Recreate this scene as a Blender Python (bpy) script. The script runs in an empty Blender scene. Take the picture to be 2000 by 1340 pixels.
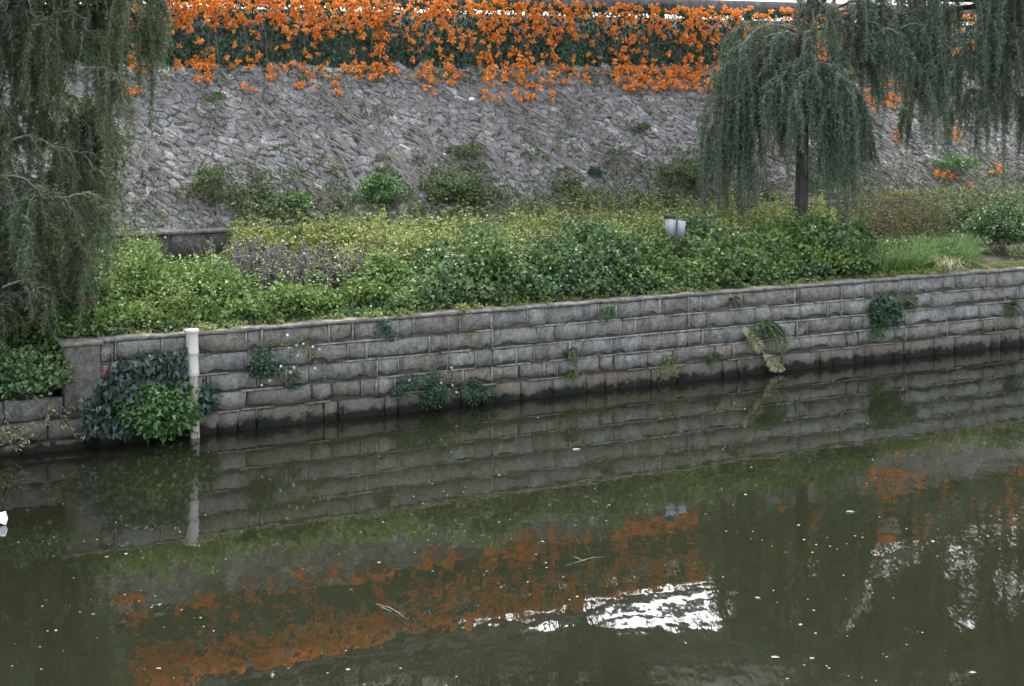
import bpy, math, random
import numpy as np
from mathutils import Vector, Matrix, noise as mnoise

# ------------------------------------------------------------------ camera, sky, sun, exposure
S = bpy.context.scene
C = S.collection
R = math.radians
rng = np.random.default_rng(7)
random.seed(7)
F, HOR, CAMZ = 2800.0, 158.0, 5.3          # focal length and horizon row of the 2000 x 1340 photograph, eye height over the water

cam = bpy.data.cameras.new('camera')
cam.sensor_fit = 'HORIZONTAL'; cam.sensor_width = 36.0
cam.lens = F / 2000 * 36
cam.shift_y = -(670 - HOR) / 2000
cam.clip_end = 3000
camo = bpy.data.objects.new('camera', cam); C.objects.link(camo)
camo.location = (0, 0, CAMZ); camo.rotation_euler = (R(90), 0, 0)
S.camera = camo

SUN_EL, SUN_AZ = 54.0, -12.0                # veiled sun high behind the far bank; azimuth from +Y towards +X
world = bpy.data.worlds.new('World'); S.world = world; world.use_nodes = True
nt = world.node_tree; nt.nodes.clear()
sky = nt.nodes.new('ShaderNodeTexSky'); sky.sky_type = 'NISHITA'; sky.sun_disc = False
sky.sun_elevation = R(SUN_EL); sky.sun_rotation = R(SUN_AZ)
sky.air_density = 1.0; sky.dust_density = 5.0; sky.ozone_density = 1.0
hsv = nt.nodes.new('ShaderNodeHueSaturation'); hsv.inputs['Saturation'].default_value = 0.38
bg = nt.nodes.new('ShaderNodeBackground'); bg.inputs['Strength'].default_value = 0.15
wo = nt.nodes.new('ShaderNodeOutputWorld')
nt.links.new(sky.outputs[0], hsv.inputs['Color']); nt.links.new(hsv.outputs[0], bg.inputs[0]); nt.links.new(bg.outputs[0], wo.inputs[0])

sl = bpy.data.lights.new('sun', 'SUN'); sl.energy = 0.55; sl.angle = R(30); sl.color = (1.0, 0.96, 0.90)
so = bpy.data.objects.new('sun', sl); C.objects.link(so)
sd = Vector((math.sin(R(SUN_AZ)) * math.cos(R(SUN_EL)), math.cos(R(SUN_AZ)) * math.cos(R(SUN_EL)), math.sin(R(SUN_EL))))
so.rotation_euler = sd.to_track_quat('Z', 'Y').to_euler(); so.location = (0, 10, 40)

S.view_settings.view_transform = 'Standard'; S.view_settings.look = 'None'
S.view_settings.gamma = 1; S.view_settings.use_curve_mapping = False
S.view_settings.exposure = 2.55
S.cycles.max_bounces = 6

# ------------------------------------------------------------------ places
O = np.array([-4.72, 21.5]); DV = np.array([0.898, 0.440]); NV = np.array([-0.440, 0.898])   # quay wall foot, its run, and inland
ROTZ = math.atan2(DV[1], DV[0])
def W(s, n, z):
    s, n, z = np.broadcast_arrays(np.asarray(s, float), np.asarray(n, float), np.asarray(z, float))
    return np.stack([O[0] + s * DV[0] + n * NV[0], O[1] + s * DV[1] + n * NV[1], z], -1)
def s_of(px, n):
    k = (np.asarray(px, float) - 1000) / F
    return (k * (O[1] + NV[1] * n) - O[0] - NV[0] * n) / (DV[0] - DV[1] * k)
def at_n(px, py, n):
    s = s_of(px, n); p = W(s, n, 0.0); z = CAMZ - (np.asarray(py, float) - HOR) / F * p[..., 1]
    return s, z
def P(px, py, Y): return np.array([(px - 1000) / F * Y, Y, CAMZ - (py - HOR) / F * Y])
def sm(e0, e1, x):
    t = np.clip((np.asarray(x, float) - e0) / (e1 - e0), 0, 1); return t * t * (3 - 2 * t)
def n1(x, seed=0, f=1.0):
    x = np.asarray(x, float) * f
    return (np.sin(x * 1.7 + seed * 3.1) + np.sin(x * 3.3 + seed * 1.7 + 1.3) * .7 + np.sin(x * 6.1 + seed * 5.3) * .5 + np.sin(x * 11.7 + seed * 2.9) * .3) / 2.5
def ground_z(s, n):
    s, n = np.broadcast_arrays(np.asarray(s, float), np.asarray(n, float))
    hi = 1.49 + 0.07 * n
    lo = 0.72 + 0.5 * sm(.3, 2.2, n) * 1.6
    return lo + (np.maximum(hi, lo) - lo) * sm(-2.1, -1.75, s)
SLB, SLZ, SLT, SLTZ = 5.42, 2.52, 8.40, 5.50       # foot and head of the sloping stone facing
SLL = math.hypot(SLT - SLB, SLTZ - SLZ)
def slope(s, u, off=0.0):
    t = np.asarray(u, float) / SLL
    q = .7071
    return W(s, SLB + t * (SLT - SLB) - off * q, SLZ + t * (SLTZ - SLZ) + np.asarray(off) * q)

# ------------------------------------------------------------------ objects
def props(o, label=None, cat=None, group=None, kind=None):
    for k, v in (('label', label), ('category', cat), ('group', group), ('kind', kind)):
        if v: o[k] = v
    return o
def mesh_np(name, V, faces):
    """V (n,3), faces (m,k) all with the same corner count, or a list of such arrays"""
    if not isinstance(faces, list): faces = [faces]
    faces = [np.asarray(f, np.int32) for f in faces if len(f)]
    me = bpy.data.meshes.new(name)
    V = np.asarray(V, np.float32)
    me.vertices.add(len(V)); me.vertices.foreach_set('co', V.ravel())
    idx = np.concatenate([f.ravel() for f in faces]); tot = np.concatenate([np.full(len(f), f.shape[1], np.int32) for f in faces])
    st = np.concatenate([[0], np.cumsum(tot)[:-1]]).astype(np.int32)
    me.loops.add(len(idx)); me.loops.foreach_set('vertex_index', idx.astype(np.int32))
    me.polygons.add(len(tot)); me.polygons.foreach_set('loop_start', st)
    try: me.polygons.foreach_set('loop_total', tot)
    except Exception: pass
    me.update(calc_edges=True)
    return me
def link(name, me, mat=None, parent=None, loc=(0, 0, 0), rot=None):
    o = bpy.data.objects.new(name, me); C.objects.link(o)
    if mat is not None and me is not None:
        if not me.materials: me.materials.append(mat)
    loc = Vector(loc)
    if parent is not None:
        o.parent = parent
        loc = loc - Vector(world_loc(parent))
    o.location = loc
    if rot is not None: o.rotation_euler = rot
    return o
def world_loc(o):
    v = Vector(o.location)
    return v + (Vector(world_loc(o.parent)) if o.parent else Vector())
def empty(name, loc, label, cat, group=None, kind=None):
    o = bpy.data.objects.new(name, None); C.objects.link(o); o.location = Vector(loc); o.empty_display_size = .2
    return props(o, label, cat, group, kind)
def mobj(name, V, faces, mat, parent=None, smooth=False):
    """mesh given in world coordinates; the origin is put at the foot of its bounding box"""
    V = np.asarray(V, float)
    c = (V.min(0) + V.max(0)) / 2; c[2] = V[:, 2].min()
    me = mesh_np(name, V - c, faces)
    if smooth: me.polygons.foreach_set('use_smooth', np.ones(len(me.polygons), bool))
    return link(name, me, mat, parent, c)
class MB:
    def __init__(s): s.V, s.q, s.t, s.n = [], [], [], 0
    def add(s, V, q=None, t=None):
        V = np.asarray(V, float).reshape(-1, 3); s.V.append(V)
        if q is not None and len(q): s.q.append(np.asarray(q, int) + s.n)
        if t is not None and len(t): s.t.append(np.asarray(t, int) + s.n)
        s.n += len(V)
    def box(s, s0, s1, n0, n1_, z0, z1):          # box in wall coordinates
        c = [(a, b, c) for a in (s0, s1) for b in (n0, n1_) for c in (z0, z1)]
        V = np.array([W(*k) for k in c])
        s.add(V, [(0, 1, 3, 2), (4, 6, 7, 5), (0, 4, 5, 1), (2, 3, 7, 6), (0, 2, 6, 4), (1, 5, 7, 3)])
    def tube(s, pts, r, k=6, cap=True):
        pts = np.asarray(pts, float); m = len(pts); r = np.broadcast_to(np.asarray(r, float), (m,))
        T = np.gradient(pts, axis=0); T /= np.linalg.norm(T, axis=1, keepdims=True) + 1e-9
        ref = np.where(np.abs(T[:, 2:3]) > .8, np.array([[1., 0, 0]]), np.array([[0, 0, 1.]]))
        A = np.cross(T, ref); A /= np.linalg.norm(A, axis=1, keepdims=True) + 1e-9
        B = np.cross(T, A)
        a = np.arange(k) * 2 * math.pi / k
        V = pts[:, None] + r[:, None, None] * (np.cos(a)[None, :, None] * A[:, None] + np.sin(a)[None, :, None] * B[:, None])
        q = [(i * k + j, i * k + (j + 1) % k, (i + 1) * k + (j + 1) % k, (i + 1) * k + j) for i in range(m - 1) for j in range(k)]
        t = []
        V = V.reshape(-1, 3)
        if cap:
            V = np.concatenate([V, pts[[0, -1]]])
            t = [(m * k, (j + 1) % k, j) for j in range(k)] + [(m * k + 1, (m - 1) * k + j, (m - 1) * k + (j + 1) % k) for j in range(k)]
        s.add(V, q, t)
    def lathe(s, base, prof, k=20):               # prof: (radius, z) pairs round a vertical axis
        a = np.arange(k) * 2 * math.pi / k
        V = np.array([[base[0] + r * math.cos(b), base[1] + r * math.sin(b), base[2] + z] for r, z in prof for b in a])
        s.add(V, [(i * k + j, i * k + (j + 1) % k, (i + 1) * k + (j + 1) % k, (i + 1) * k + j) for i in range(len(prof) - 1) for j in range(k)])
    def faces(s):
        out = []
        if s.q: out.append(np.concatenate(s.q))
        if s.t: out.append(np.concatenate(s.t))
        return out
    def make(s, name, mat, parent=None, smooth=False): return mobj(name, np.concatenate(s.V), s.faces(), mat, parent, smooth)

def unit(v): return v / (np.linalg.norm(v, axis=-1, keepdims=True) + 1e-9)
def leaf_arrays(Pb, D, N, L, Wd, fold=.3, curl=.15):
    Pb = np.asarray(Pb, float); n = len(Pb)
    D = unit(D); Sd = unit(np.cross(D, N)); N = np.cross(Sd, D)
    L = np.broadcast_to(np.asarray(L, float), (n,))[:, None]; Wd = np.broadcast_to(np.asarray(Wd, float), (n,))[:, None]
    mid = Pb + D * L * .42
    V = np.stack([Pb, mid + Sd * Wd / 2 + N * Wd * fold, Pb + D * L - N * L * curl, mid - Sd * Wd / 2 + N * Wd * fold], 1)
    b = np.arange(n)[:, None] * 4
    T = np.concatenate([b + np.array([[0, 2, 1]]), b + np.array([[0, 3, 2]])])
    return V.reshape(-1, 3), T
class Leaves:
    def __init__(s): s.V, s.T, s.n = [], [], 0
    def add(s, *a, **k):
        if len(a[0]) == 0: return
        V, T = leaf_arrays(*a, **k); s.V.append(V); s.T.append(T + s.n); s.n += len(V)
    def raw(s, V, T):
        s.V.append(np.asarray(V, float)); s.T.append(np.asarray(T, int) + s.n); s.n += len(V)
    def make(s, name, mat, parent=None): return mobj(name, np.concatenate(s.V), np.concatenate(s.T), mat, parent)
def rdir(n, up=0.0):
    v = rng.normal(size=(n, 3)); v = unit(v); v[:, 2] += up; return unit(v)

# ------------------------------------------------------------------ materials
def mat(name):
    m = bpy.data.materials.new(name); m.use_nodes = True
    t = m.node_tree; b = t.nodes['Principled BSDF']
    return m, t, b
def nd(t, typ, **kw):
    n = t.nodes.new(typ)
    for k, v in kw.items(): setattr(n, k, v)
    return n
def ramp(t, fac, stops, interp='LINEAR'):
    r = nd(t, 'ShaderNodeValToRGB'); r.color_ramp.interpolation = interp
    e = r.color_ramp.elements
    while len(e) < len(stops): e.new(0.5)
    for k, (p, c) in enumerate(stops): e[k].position = p; e[k].color = (*c, 1) if len(c) == 3 else c
    if fac is not None: t.links.new(fac, r.inputs[0])
    return r.outputs[0]
def geo(t): return nd(t, 'ShaderNodeNewGeometry')
def noise(t, vec, scale, detail=4, rough=.6, dist=0):
    n = nd(t, 'ShaderNodeTexNoise'); n.inputs['Scale'].default_value = scale; n.inputs['Detail'].default_value = detail
    n.inputs['Roughness'].default_value = rough; n.inputs['Distortion'].default_value = dist
    if vec is not None: t.links.new(vec, n.inputs['Vector'])
    return n.outputs['Fac']
def mix(t, fac, a, b, mode='MIX'):
    m = nd(t, 'ShaderNodeMix', data_type='RGBA', blend_type=mode)
    for s, v in ((m.inputs['Factor'], fac), (m.inputs['A'], a), (m.inputs['B'], b)):
        if isinstance(v, (int, float)): s.default_value = v
        elif isinstance(v, tuple): s.default_value = (*v, 1)
        else: t.links.new(v, s)
    return m.outputs['Result']
def math_(t, op, a, b=0.0, clamp=False):
    m = nd(t, 'ShaderNodeMath', operation=op, use_clamp=clamp)
    for s, v in zip(m.inputs, (a, b)):
        if isinstance(v, (int, float)): s.default_value = v
        else: t.links.new(v, s)
    return m.outputs[0]
def mapr(t, v, a, b, c=0.0, d=1.0):
    m = nd(t, 'ShaderNodeMapRange'); t.links.new(v, m.inputs[0])
    for i, x in enumerate((a, b, c, d)): m.inputs[i + 1].default_value = x
    return m.outputs[0]
def bump(t, b, h, strength=.5, dist=.02):
    n = nd(t, 'ShaderNodeBump'); n.inputs['Strength'].default_value = strength; n.inputs['Distance'].default_value = dist
    t.links.new(h, n.inputs['Height']); t.links.new(n.outputs[0], b.inputs['Normal'])
def scaled(t, vec, sc):
    m = nd(t, 'ShaderNodeMapping'); m.inputs['Scale'].default_value = sc; t.links.new(vec, m.inputs['Vector']); return m.outputs[0]

def leaf_mat(name, stops, patch=None, patch_scale=.8, rough=.6, trans=.3, spec=.25):
    m, t, b = mat(name); g = geo(t)
    c = ramp(t, g.outputs['Random Per Island'], stops)
    if patch:
        f = mapr(t, noise(t, g.outputs['Position'], patch_scale, 2), .42, .62)
        c = mix(t, math_(t, 'MULTIPLY', f, .75), c, ramp(t, g.outputs['Random Per Island'], patch))
    t.links.new(c, b.inputs['Base Color']); b.inputs['Roughness'].default_value = rough
    b.inputs['Specular IOR Level'].default_value = spec
    tr = nd(t, 'ShaderNodeBsdfTranslucent'); t.links.new(c, tr.inputs[0])
    ms = nd(t, 'ShaderNodeMixShader'); ms.inputs[0].default_value = trans
    t.links.new(b.outputs[0], ms.inputs[1]); t.links.new(tr.outputs[0], ms.inputs[2])
    t.links.new(ms.outputs[0], t.nodes['Material Output'].inputs['Surface'])
    return m
M = {}
M['lime'] = leaf_mat('lime_leaf', [(0, (.08, .14, .03)), (.5, (.14, .21, .05)), (.85, (.19, .26, .07)), (1, (.24, .30, .11))],
                     [(0, (.05, .12, .03)), (.6, (.10, .19, .05)), (1, (.20, .28, .10))], .9)
M['yellow_weed'] = leaf_mat('yellow_weed_leaf', [(0, (.13, .17, .045)), (.5, (.23, .27, .08)), (1, (.32, .34, .13))],
                     [(0, (.06, .12, .03)), (.6, (.12, .19, .05)), (1, (.24, .29, .10))], .7)
M['hedge'] = leaf_mat('hedge_leaf', [(0, (.030, .070, .030)), (.6, (.065, .13, .048)), (.9, (.12, .20, .08)), (1, (.17, .25, .12))],
                     [(0, (.07, .12, .03)), (.6, (.13, .19, .055)), (1, (.2, .26, .10))], .9, rough=.48, spec=.4)
M['deep'] = leaf_mat('dark_leaf', [(0, (.022, .055, .032)), (.7, (.05, .11, .055)), (1, (.10, .17, .085))], rough=.5, trans=.18, spec=.3)
M['ivy'] = leaf_mat('ivy_leaf', [(0, (.010, .022, .018)), (.6, (.022, .042, .032)), (.9, (.045, .072, .055)), (1, (.10, .14, .11))], rough=.4, trans=.12, spec=.5)
M['fresh'] = leaf_mat('fresh_leaf', [(0, (.05, .12, .035)), (.6, (.09, .19, .05)), (1, (.20, .32, .12))], rough=.4, spec=.5)
M['dullbush'] = leaf_mat('dull_bush_leaf', [(0, (.055, .095, .04)), (.5, (.105, .15, .065)), (.85, (.16, .20, .09)), (1, (.24, .25, .14))])
M['willow'] = leaf_mat('weeping_leaf', [(0, (.05, .082, .044)), (.55, (.10, .148, .08)), (.9, (.16, .21, .125)), (1, (.26, .29, .18))],
                       [(0, (.05, .08, .03)), (.6, (.10, .135, .05)), (1, (.2, .23, .10))], .6, rough=.5, trans=.38)
M['willow_blue'] = leaf_mat('weeping_leaf_cool', [(0, (.05, .082, .05)), (.55, (.10, .148, .092)), (.9, (.165, .215, .135)), (1, (.24, .29, .19))], rough=.5, trans=.22)
M['crown'] = leaf_mat('broad_crown_leaf', [(0, (.025, .05, .02)), (.6, (.045, .08, .03)), (1, (.08, .12, .05))])
M['grass'] = leaf_mat('grass_blade', [(0, (.08, .16, .04)), (.6, (.13, .23, .06)), (1, (.24, .31, .12))], rough=.5)
M['ledgegrass'] = leaf_mat('ledge_grass_blade', [(0, (.16, .20, .05)), (.6, (.24, .28, .07)), (1, (.36, .36, .14))])
M['dry'] = leaf_mat('dry_leaf', [(0, (.07, .062, .065)), (.5, (.13, .118, .125)), (1, (.22, .205, .21))], trans=.1, rough=.7)
M['brownweed'] = leaf_mat('brown_weed_leaf', [(0, (.08, .06, .04)), (.5, (.13, .11, .06)), (1, (.2, .19, .10))], [(0, (.06, .09, .03)), (.6, (.12, .16, .05)), (1, (.2, .22, .09))], 1.6, trans=.2, rough=.7)
M['withered'] = leaf_mat('withered_leaf', [(0, (.20, .19, .09)), (.5, (.32, .30, .15)), (1, (.5, .48, .33))], trans=.2, rough=.7)
M['orange'] = leaf_mat('orange_petal', [(0, (.70, .20, .025)), (.5, (.93, .35, .06)), (.9, (.95, .46, .13)), (1, (.95, .60, .28))], trans=.3, rough=.55, spec=.2)
M['white_petal'] = leaf_mat('white_petal', [(0, (.62, .62, .52)), (1, (.8, .8, .74))], trans=.2)
M['red'] = leaf_mat('red_bristle', [(0, (.16, .018, .02)), (1, (.3, .03, .03))], trans=.1)

def stone_mat(name, stops, moss=True, sc=1.0, wet=True):
    m, t, b = mat(name); g = geo(t); pos = g.outputs['Position']
    oi = nd(t, 'ShaderNodeObjectInfo')
    c = ramp(t, oi.outputs['Random'], stops)
    n1_ = noise(t, pos, 12 * sc, 6, .72); n2 = noise(t, pos, 60 * sc, 3, .6)
    c = mix(t, .75, c, ramp(t, n1_, [(.32, (.36, .36, .36)), (.5, (.95, .95, .95)), (.68, (1.55, 1.53, 1.48))]), 'MULTIPLY')
    c = mix(t, .35, c, ramp(t, n2, [(.35, (.5, .5, .5)), (.65, (1.3, 1.3, 1.3))]), 'MULTIPLY')
    # rain streaks and grime, stretched down the face
    st = noise(t, scaled(t, pos, (3, 3, 1.1)), 1.6, 6, .7)
    c = mix(t, math_(t, 'MULTIPLY', mapr(t, st, .48, .66), .62), c, (.05, .046, .04))
    pale = noise(t, pos, 3.1, 5, .75)
    c = mix(t, math_(t, 'MULTIPLY', mapr(t, pale, .56, .68), .45), c, (.36, .37, .34))
    if wet:
        sx = nd(t, 'ShaderNodeSeparateXYZ'); t.links.new(pos, sx.inputs[0])
        zz = math_(t, 'ADD', sx.outputs[2], math_(t, 'MULTIPLY', math_(t, 'SUBTRACT', noise(t, pos, 4, 5, .7), .5), .5))
        c = mix(t, math_(t, 'MULTIPLY', mapr(t, zz, .5, .16), .75), c, (.10, .085, .058))
        c = mix(t, mapr(t, zz, .17, .09), c, (.010, .013, .008))
        b.inputs['Roughness'].default_value = .75
    t.links.new(c, b.inputs['Base Color']); b.inputs['Roughness'].default_value = .85
    b.inputs['Specular IOR Level'].default_value = .3
    h = math_(t, 'ADD', noise(t, pos, 22 * sc, 6, .7), math_(t, 'MULTIPLY', n2, .3))
    bump(t, b, h, 1.0, .04)
    return m
M['block'] = stone_mat('quay_stone', [(0, (.185, .19, .175)), (.3, (.25, .258, .235)), (.6, (.22, .218, .20)), (.85, (.20, .188, .163)), (1, (.215, .20, .165))])
M['lowblock'] = stone_mat('lower_quay_stone', [(0, (.18, .183, .172)), (.45, (.23, .226, .21)), (.7, (.20, .178, .148)), (.9, (.23, .19, .135)), (1, (.26, .20, .125))])
M['pier'] = stone_mat('rendered_pier', [(0, (.14, .128, .112)), (1, (.14, .128, .112))], sc=.7)
M['mortar'] = stone_mat('mortar_bed', [(0, (.12, .108, .092)), (1, (.12, .108, .092))])
M['point'] = stone_mat('raised_pointing', [(0, (.32, .305, .27)), (1, (.32, .305, .27))])
M['cap'] = stone_mat('coping_mortar', [(0, (.205, .188, .16)), (1, (.205, .188, .16))], wet=False, sc=.8)
M['rstone'] = stone_mat('facing_stone', [(0, (.235, .232, .232)), (.4, (.28, .277, .277)), (.7, (.305, .302, .30)), (.88, (.36, .34, .31)), (.975, (.43, .42, .40)), (1, (.55, .55, .54))], wet=False)
M['rbed'] = stone_mat('facing_mortar', [(0, (.25, .238, .225)), (1, (.25, .238, .225))], wet=False)
M['conc'] = stone_mat('concrete', [(0, (.27, .26, .25)), (1, (.27, .26, .25))], wet=False, sc=.5)
M['palecap'] = stone_mat('pale_ledge', [(0, (.55, .53, .49)), (1, (.55, .53, .49))], wet=False, sc=.7)
M['darkconc'] = stone_mat('grey_rail_paint', [(0, (.12, .115, .12)), (1, (.12, .115, .12))], wet=False, sc=.5)

m, t, b = mat('soil'); g = geo(t)
c = ramp(t, noise(t, g.outputs['Position'], 4, 6, .7), [(.3, (.045, .038, .025)), (.55, (.10, .085, .055)), (.75, (.16, .14, .09))])
t.links.new(c, b.inputs['Base Color']); b.inputs['Roughness'].default_value = .95
bump(t, b, noise(t, g.outputs['Position'], 25, 6, .7), .9, .05); M['soil'] = m

m, t, b = mat('asphalt'); g = geo(t)
t.links.new(ramp(t, noise(t, g.outputs['Position'], 30, 4), [(.3, (.04, .04, .04)), (.7, (.07, .07, .068))]), b.inputs['Base Color']); b.inputs['Roughness'].default_value = .9; M['asphalt'] = m

m, t, b = mat('river_water'); g = geo(t)
pos = g.outputs['Position']
t.links.new(ramp(t, noise(t, pos, .35, 3), [(.3, (.0086, .0098, .0052)), (.7, (.0106, .0118, .0064))]), b.inputs['Base Color'])
b.inputs['Roughness'].default_value = .02; b.inputs['IOR'].default_value = 1.85
h = math_(t, 'ADD', math_(t, 'MULTIPLY', noise(t, scaled(t, pos, (1.0, 1.0, 1)), 1.3, 2, .5), .7),
          math_(t, 'ADD', math_(t, 'MULTIPLY', noise(t, scaled(t, pos, (2.6, 1.0, 1)), 4.5, 1, .5), .08), math_(t, 'MULTIPLY', noise(t, scaled(t, pos, (7, 1.3, 1)), 1.6, 2, .5), .18)))
bump(t, b, h, .075, .06); M['water'] = m

def bark(name, a, c2, sc=1):
    m, t, b = mat(name); g = geo(t); v = scaled(t, g.outputs['Position'], (1, 1, .22))
    n = noise(t, v, 16 * sc, 6, .7)
    t.links.new(ramp(t, n, [(.35, a), (.65, c2)]), b.inputs['Base Color']); b.inputs['Roughness'].default_value = .9
    bump(t, b, n, 1, .04); return m
M['bark'] = bark('bark', (.035, .028, .026), (.105, .085, .078))
M['greybark'] = bark('grey_bark', (.08, .07, .065), (.17, .15, .135))
M['twig'] = bark('twig_bark', (.15, .125, .10), (.34, .30, .25), 2)
M['palebranch'] = bark('pale_branch_bark', (.12, .12, .10), (.26, .25, .21), 2)
M['stalk'] = bark('weed_stalk', (.10, .085, .05), (.2, .17, .10), 2)

m, t, b = mat('pvc'); g = geo(t)
sx = nd(t, 'ShaderNodeSeparateXYZ'); t.links.new(g.outputs['Position'], sx.inputs[0])
st = noise(t, scaled(t, g.outputs['Position'], (9, 9, 1.2)), 2, 5, .7)
t.links.new(mix(t, math_(t, 'MULTIPLY', mapr(t, st, .5, .75), .5), (.43, .41, .365), (.22, .19, .145)), b.inputs['Base Color']); b.inputs['Roughness'].default_value = .4; M['pvc'] = m
m, t, b = mat('stained_pvc'); g = geo(t)
st = noise(t, scaled(t, g.outputs['Position'], (8, 8, 1.5)), 2, 6, .75)
t.links.new(ramp(t, st, [(.38, (.12, .10, .07)), (.48, (.30, .27, .215)), (.62, (.42, .39, .33))]), b.inputs['Base Color']); b.inputs['Roughness'].default_value = .55; M['pvc2'] = m
m, t, b = mat('sheet_metal'); g = geo(t)
t.links.new(ramp(t, noise(t, scaled(t, g.outputs['Position'], (10, 10, 1.5)), 1.5, 4), [(.35, (.20, .21, .24)), (.65, (.36, .37, .41))]), b.inputs['Base Color']); b.inputs['Roughness'].default_value = .5; M['sheet'] = m
m, t, b = mat('dark_metal'); b.inputs['Base Color'].default_value = (.03, .032, .035, 1); b.inputs['Roughness'].default_value = .6; M['pole'] = m
m, t, b = mat('white_plastic'); b.inputs['Base Color'].default_value = (.8, .8, .78, 1); b.inputs['Roughness'].default_value = .5; M['plastic'] = m
m, t, b = mat('pale_debris'); g = geo(t)
t.links.new(ramp(t, g.outputs['Random Per Island'], [(0, (.07, .065, .04)), (.7, (.11, .105, .08)), (1, (.24, .23, .20))]), b.inputs['Base Color']); b.inputs['Roughness'].default_value = .7; M['debris'] = m
m, t, b = mat('glass_pane'); b.inputs['Base Color'].default_value = (.05, .06, .065, 1); b.inputs['Roughness'].default_value = .1; M['glass'] = m
m, t, b = mat('pale_paint'); b.inputs['Base Color'].default_value = (.42, .39, .33, 1); b.inputs['Roughness'].default_value = .7; M['palepaint'] = m

# ------------------------------------------------------------------ setting: water, bank, road
def sheet(name, V, q, mt, kind='structure', **k):
    o = mobj(name, V, np.asarray(q), mt); return props(o, kind=kind, **k)
sheet('water', [(-400, -300, 0), (400, -300, 0), (400, 400, 0), (-400, 400, 0)], [(0, 1, 2, 3)], M['water'],
      label='still olive green river water mirroring the far bank', cat='water')
ss = np.concatenate([[-90, -40], np.arange(-12, -3, .6), np.arange(-3, -1, .1), np.arange(-1, 26, .5), [45, 120]])
nn = np.concatenate([np.arange(.22, 5.3, .35), [5.3]])
Sg, Ng = np.meshgrid(ss, nn, indexing='ij')
Zg = ground_z(Sg, Ng) + .03 * n1(Sg * 2 + Ng * 3, 4) - .03
V = W(Sg, Ng, Zg).reshape(-1, 3); a, bb = Sg.shape
q = [(i * bb + j, (i + 1) * bb + j, (i + 1) * bb + j + 1, i * bb + j + 1) for i in range(a - 1) for j in range(bb - 1)]
sheet('bank_ground', V, q, M['soil'], label='dark soil terrace between the river wall and the stone slope', cat='bank')
V = [W(-90, 9.25, 6.2), W(120, 9.25, 6.2), W(500, 600, 6.2), W(-600, 600, 6.2)]
sheet('road', V, [(0, 1, 2, 3)], M['asphalt'], label='grey road surface behind the hedge', cat='road')

# ------------------------------------------------------------------ river wall of rough stone blocks
quay = empty('river_wall', W(0, 0, 0), 'long coursed wall of rough grey stone blocks rising from the water', 'wall')
def block_mesh(L, H, rough=.04, seed=0):
    nx, nz = (7 if L > .5 else 5), 5
    xs = np.linspace(-L / 2, L / 2, nx); zs = np.linspace(-H / 2, H / 2, nz)
    xs[1] = -L / 2 + .012; xs[-2] = L / 2 - .012; zs[1] = -H / 2 + .016; zs[-2] = H / 2 - .012
    X, Z = np.meshgrid(xs, zs, indexing='ij'); r = np.random.default_rng(seed)
    edge = np.zeros_like(X); edge[0] = edge[-1] = 1; edge[:, 0] = edge[:, -1] = 1
    Yv = np.where(edge > 0, .03, -.03 - r.uniform(0, 1, X.shape) * rough * .55 - r.uniform(0, .02))
    Yv += np.where(edge > 0, 0, (Z / H) * r.uniform(-.03, .04) + (X / L) * r.uniform(-.03, .03))
    chip = r.random(nx) < .6                              # broken lower arrises
    cut = np.where(chip, r.uniform(.01, .075, nx), 0)
    Z[:, 0] += cut; Z[:, 1] += cut * 1.1
    X = X + r.normal(0, .009, X.shape); Z = Z + r.normal(0, .008, Z.shape)
    V = np.stack([X, Yv, Z], -1).reshape(-1, 3)
    q = [(i * nz + k, (i + 1) * nz + k, (i + 1) * nz + k + 1, i * nz + k + 1) for i in range(nx - 1) for k in range(nz - 1)]
    me = mesh_np('stone_block', V, np.array(q)); return me
courses = [(1.205, 1.495), (.905, 1.185), (.605, .885), (.315, .585), (-.2, .295)]
ribs = MB()
S0, S1 = -1.45, 23.5
vj_seed = 0
for ci, (z0, z1) in enumerate(courses):
    s = S0 - random.uniform(0, .4); s = max(s, S0); short = ci % 2 == 0
    zr0, zr1 = z0, z1
    while s < S1:
        L = random.uniform(.22, .36) if short else random.uniform(.62, 1.1)
        if random.random() < .2: L = random.uniform(.38, .6)
        short = not short if random.random() < .85 else short
        e = min(s + L, S1 + .6)
        me = block_mesh(e - s - (random.uniform(.006, .014) if ci == 4 else random.uniform(.02, .036)), z1 - z0 - random.uniform(.004, .022), seed=vj_seed); vj_seed += 1
        o = link('stone_block', me, M['block' if ci < 3 or random.random() < .35 else 'lowblock'], quay, W((s + e) / 2, 0, (z0 + z1) / 2), (0, random.uniform(-.012, .012), ROTZ + random.uniform(-.012, .012)))
        # raised vertical pointing
        if random.random() < (.95 if ci < 3 else .5) and z1 > .2:
            w = random.uniform(.008, .014)
            ribs.box(e - w - random.uniform(-.004, .012), e + w, -.045 - random.uniform(0, .012), .02, max(z0, .1) + random.uniform(-.01, .05), z1 + random.uniform(-.02, .008))
        s = e
    # raised bed joint in broken lengths
    s = S0
    while s < S1:
        L = random.uniform(.25, .9)
        if random.random() < (.75 if ci < 3 else .4) and ci < 4:
            dz = random.uniform(-.004, .004)
            ribs.box(s, s + L, -.046 - random.uniform(0, .015), .02, z0 - .024 + dz, z0 + random.uniform(-.006, .004) + dz)
        s += L + random.uniform(0, .06)
mb = MB(); mb.box(S0, 90, .012, .42, -.8, 1.488); mb.make('mortar_bed', M['mortar'], quay)
o = ribs.make('pointing', M['point'], quay); o['kind'] = 'stuff'
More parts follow.
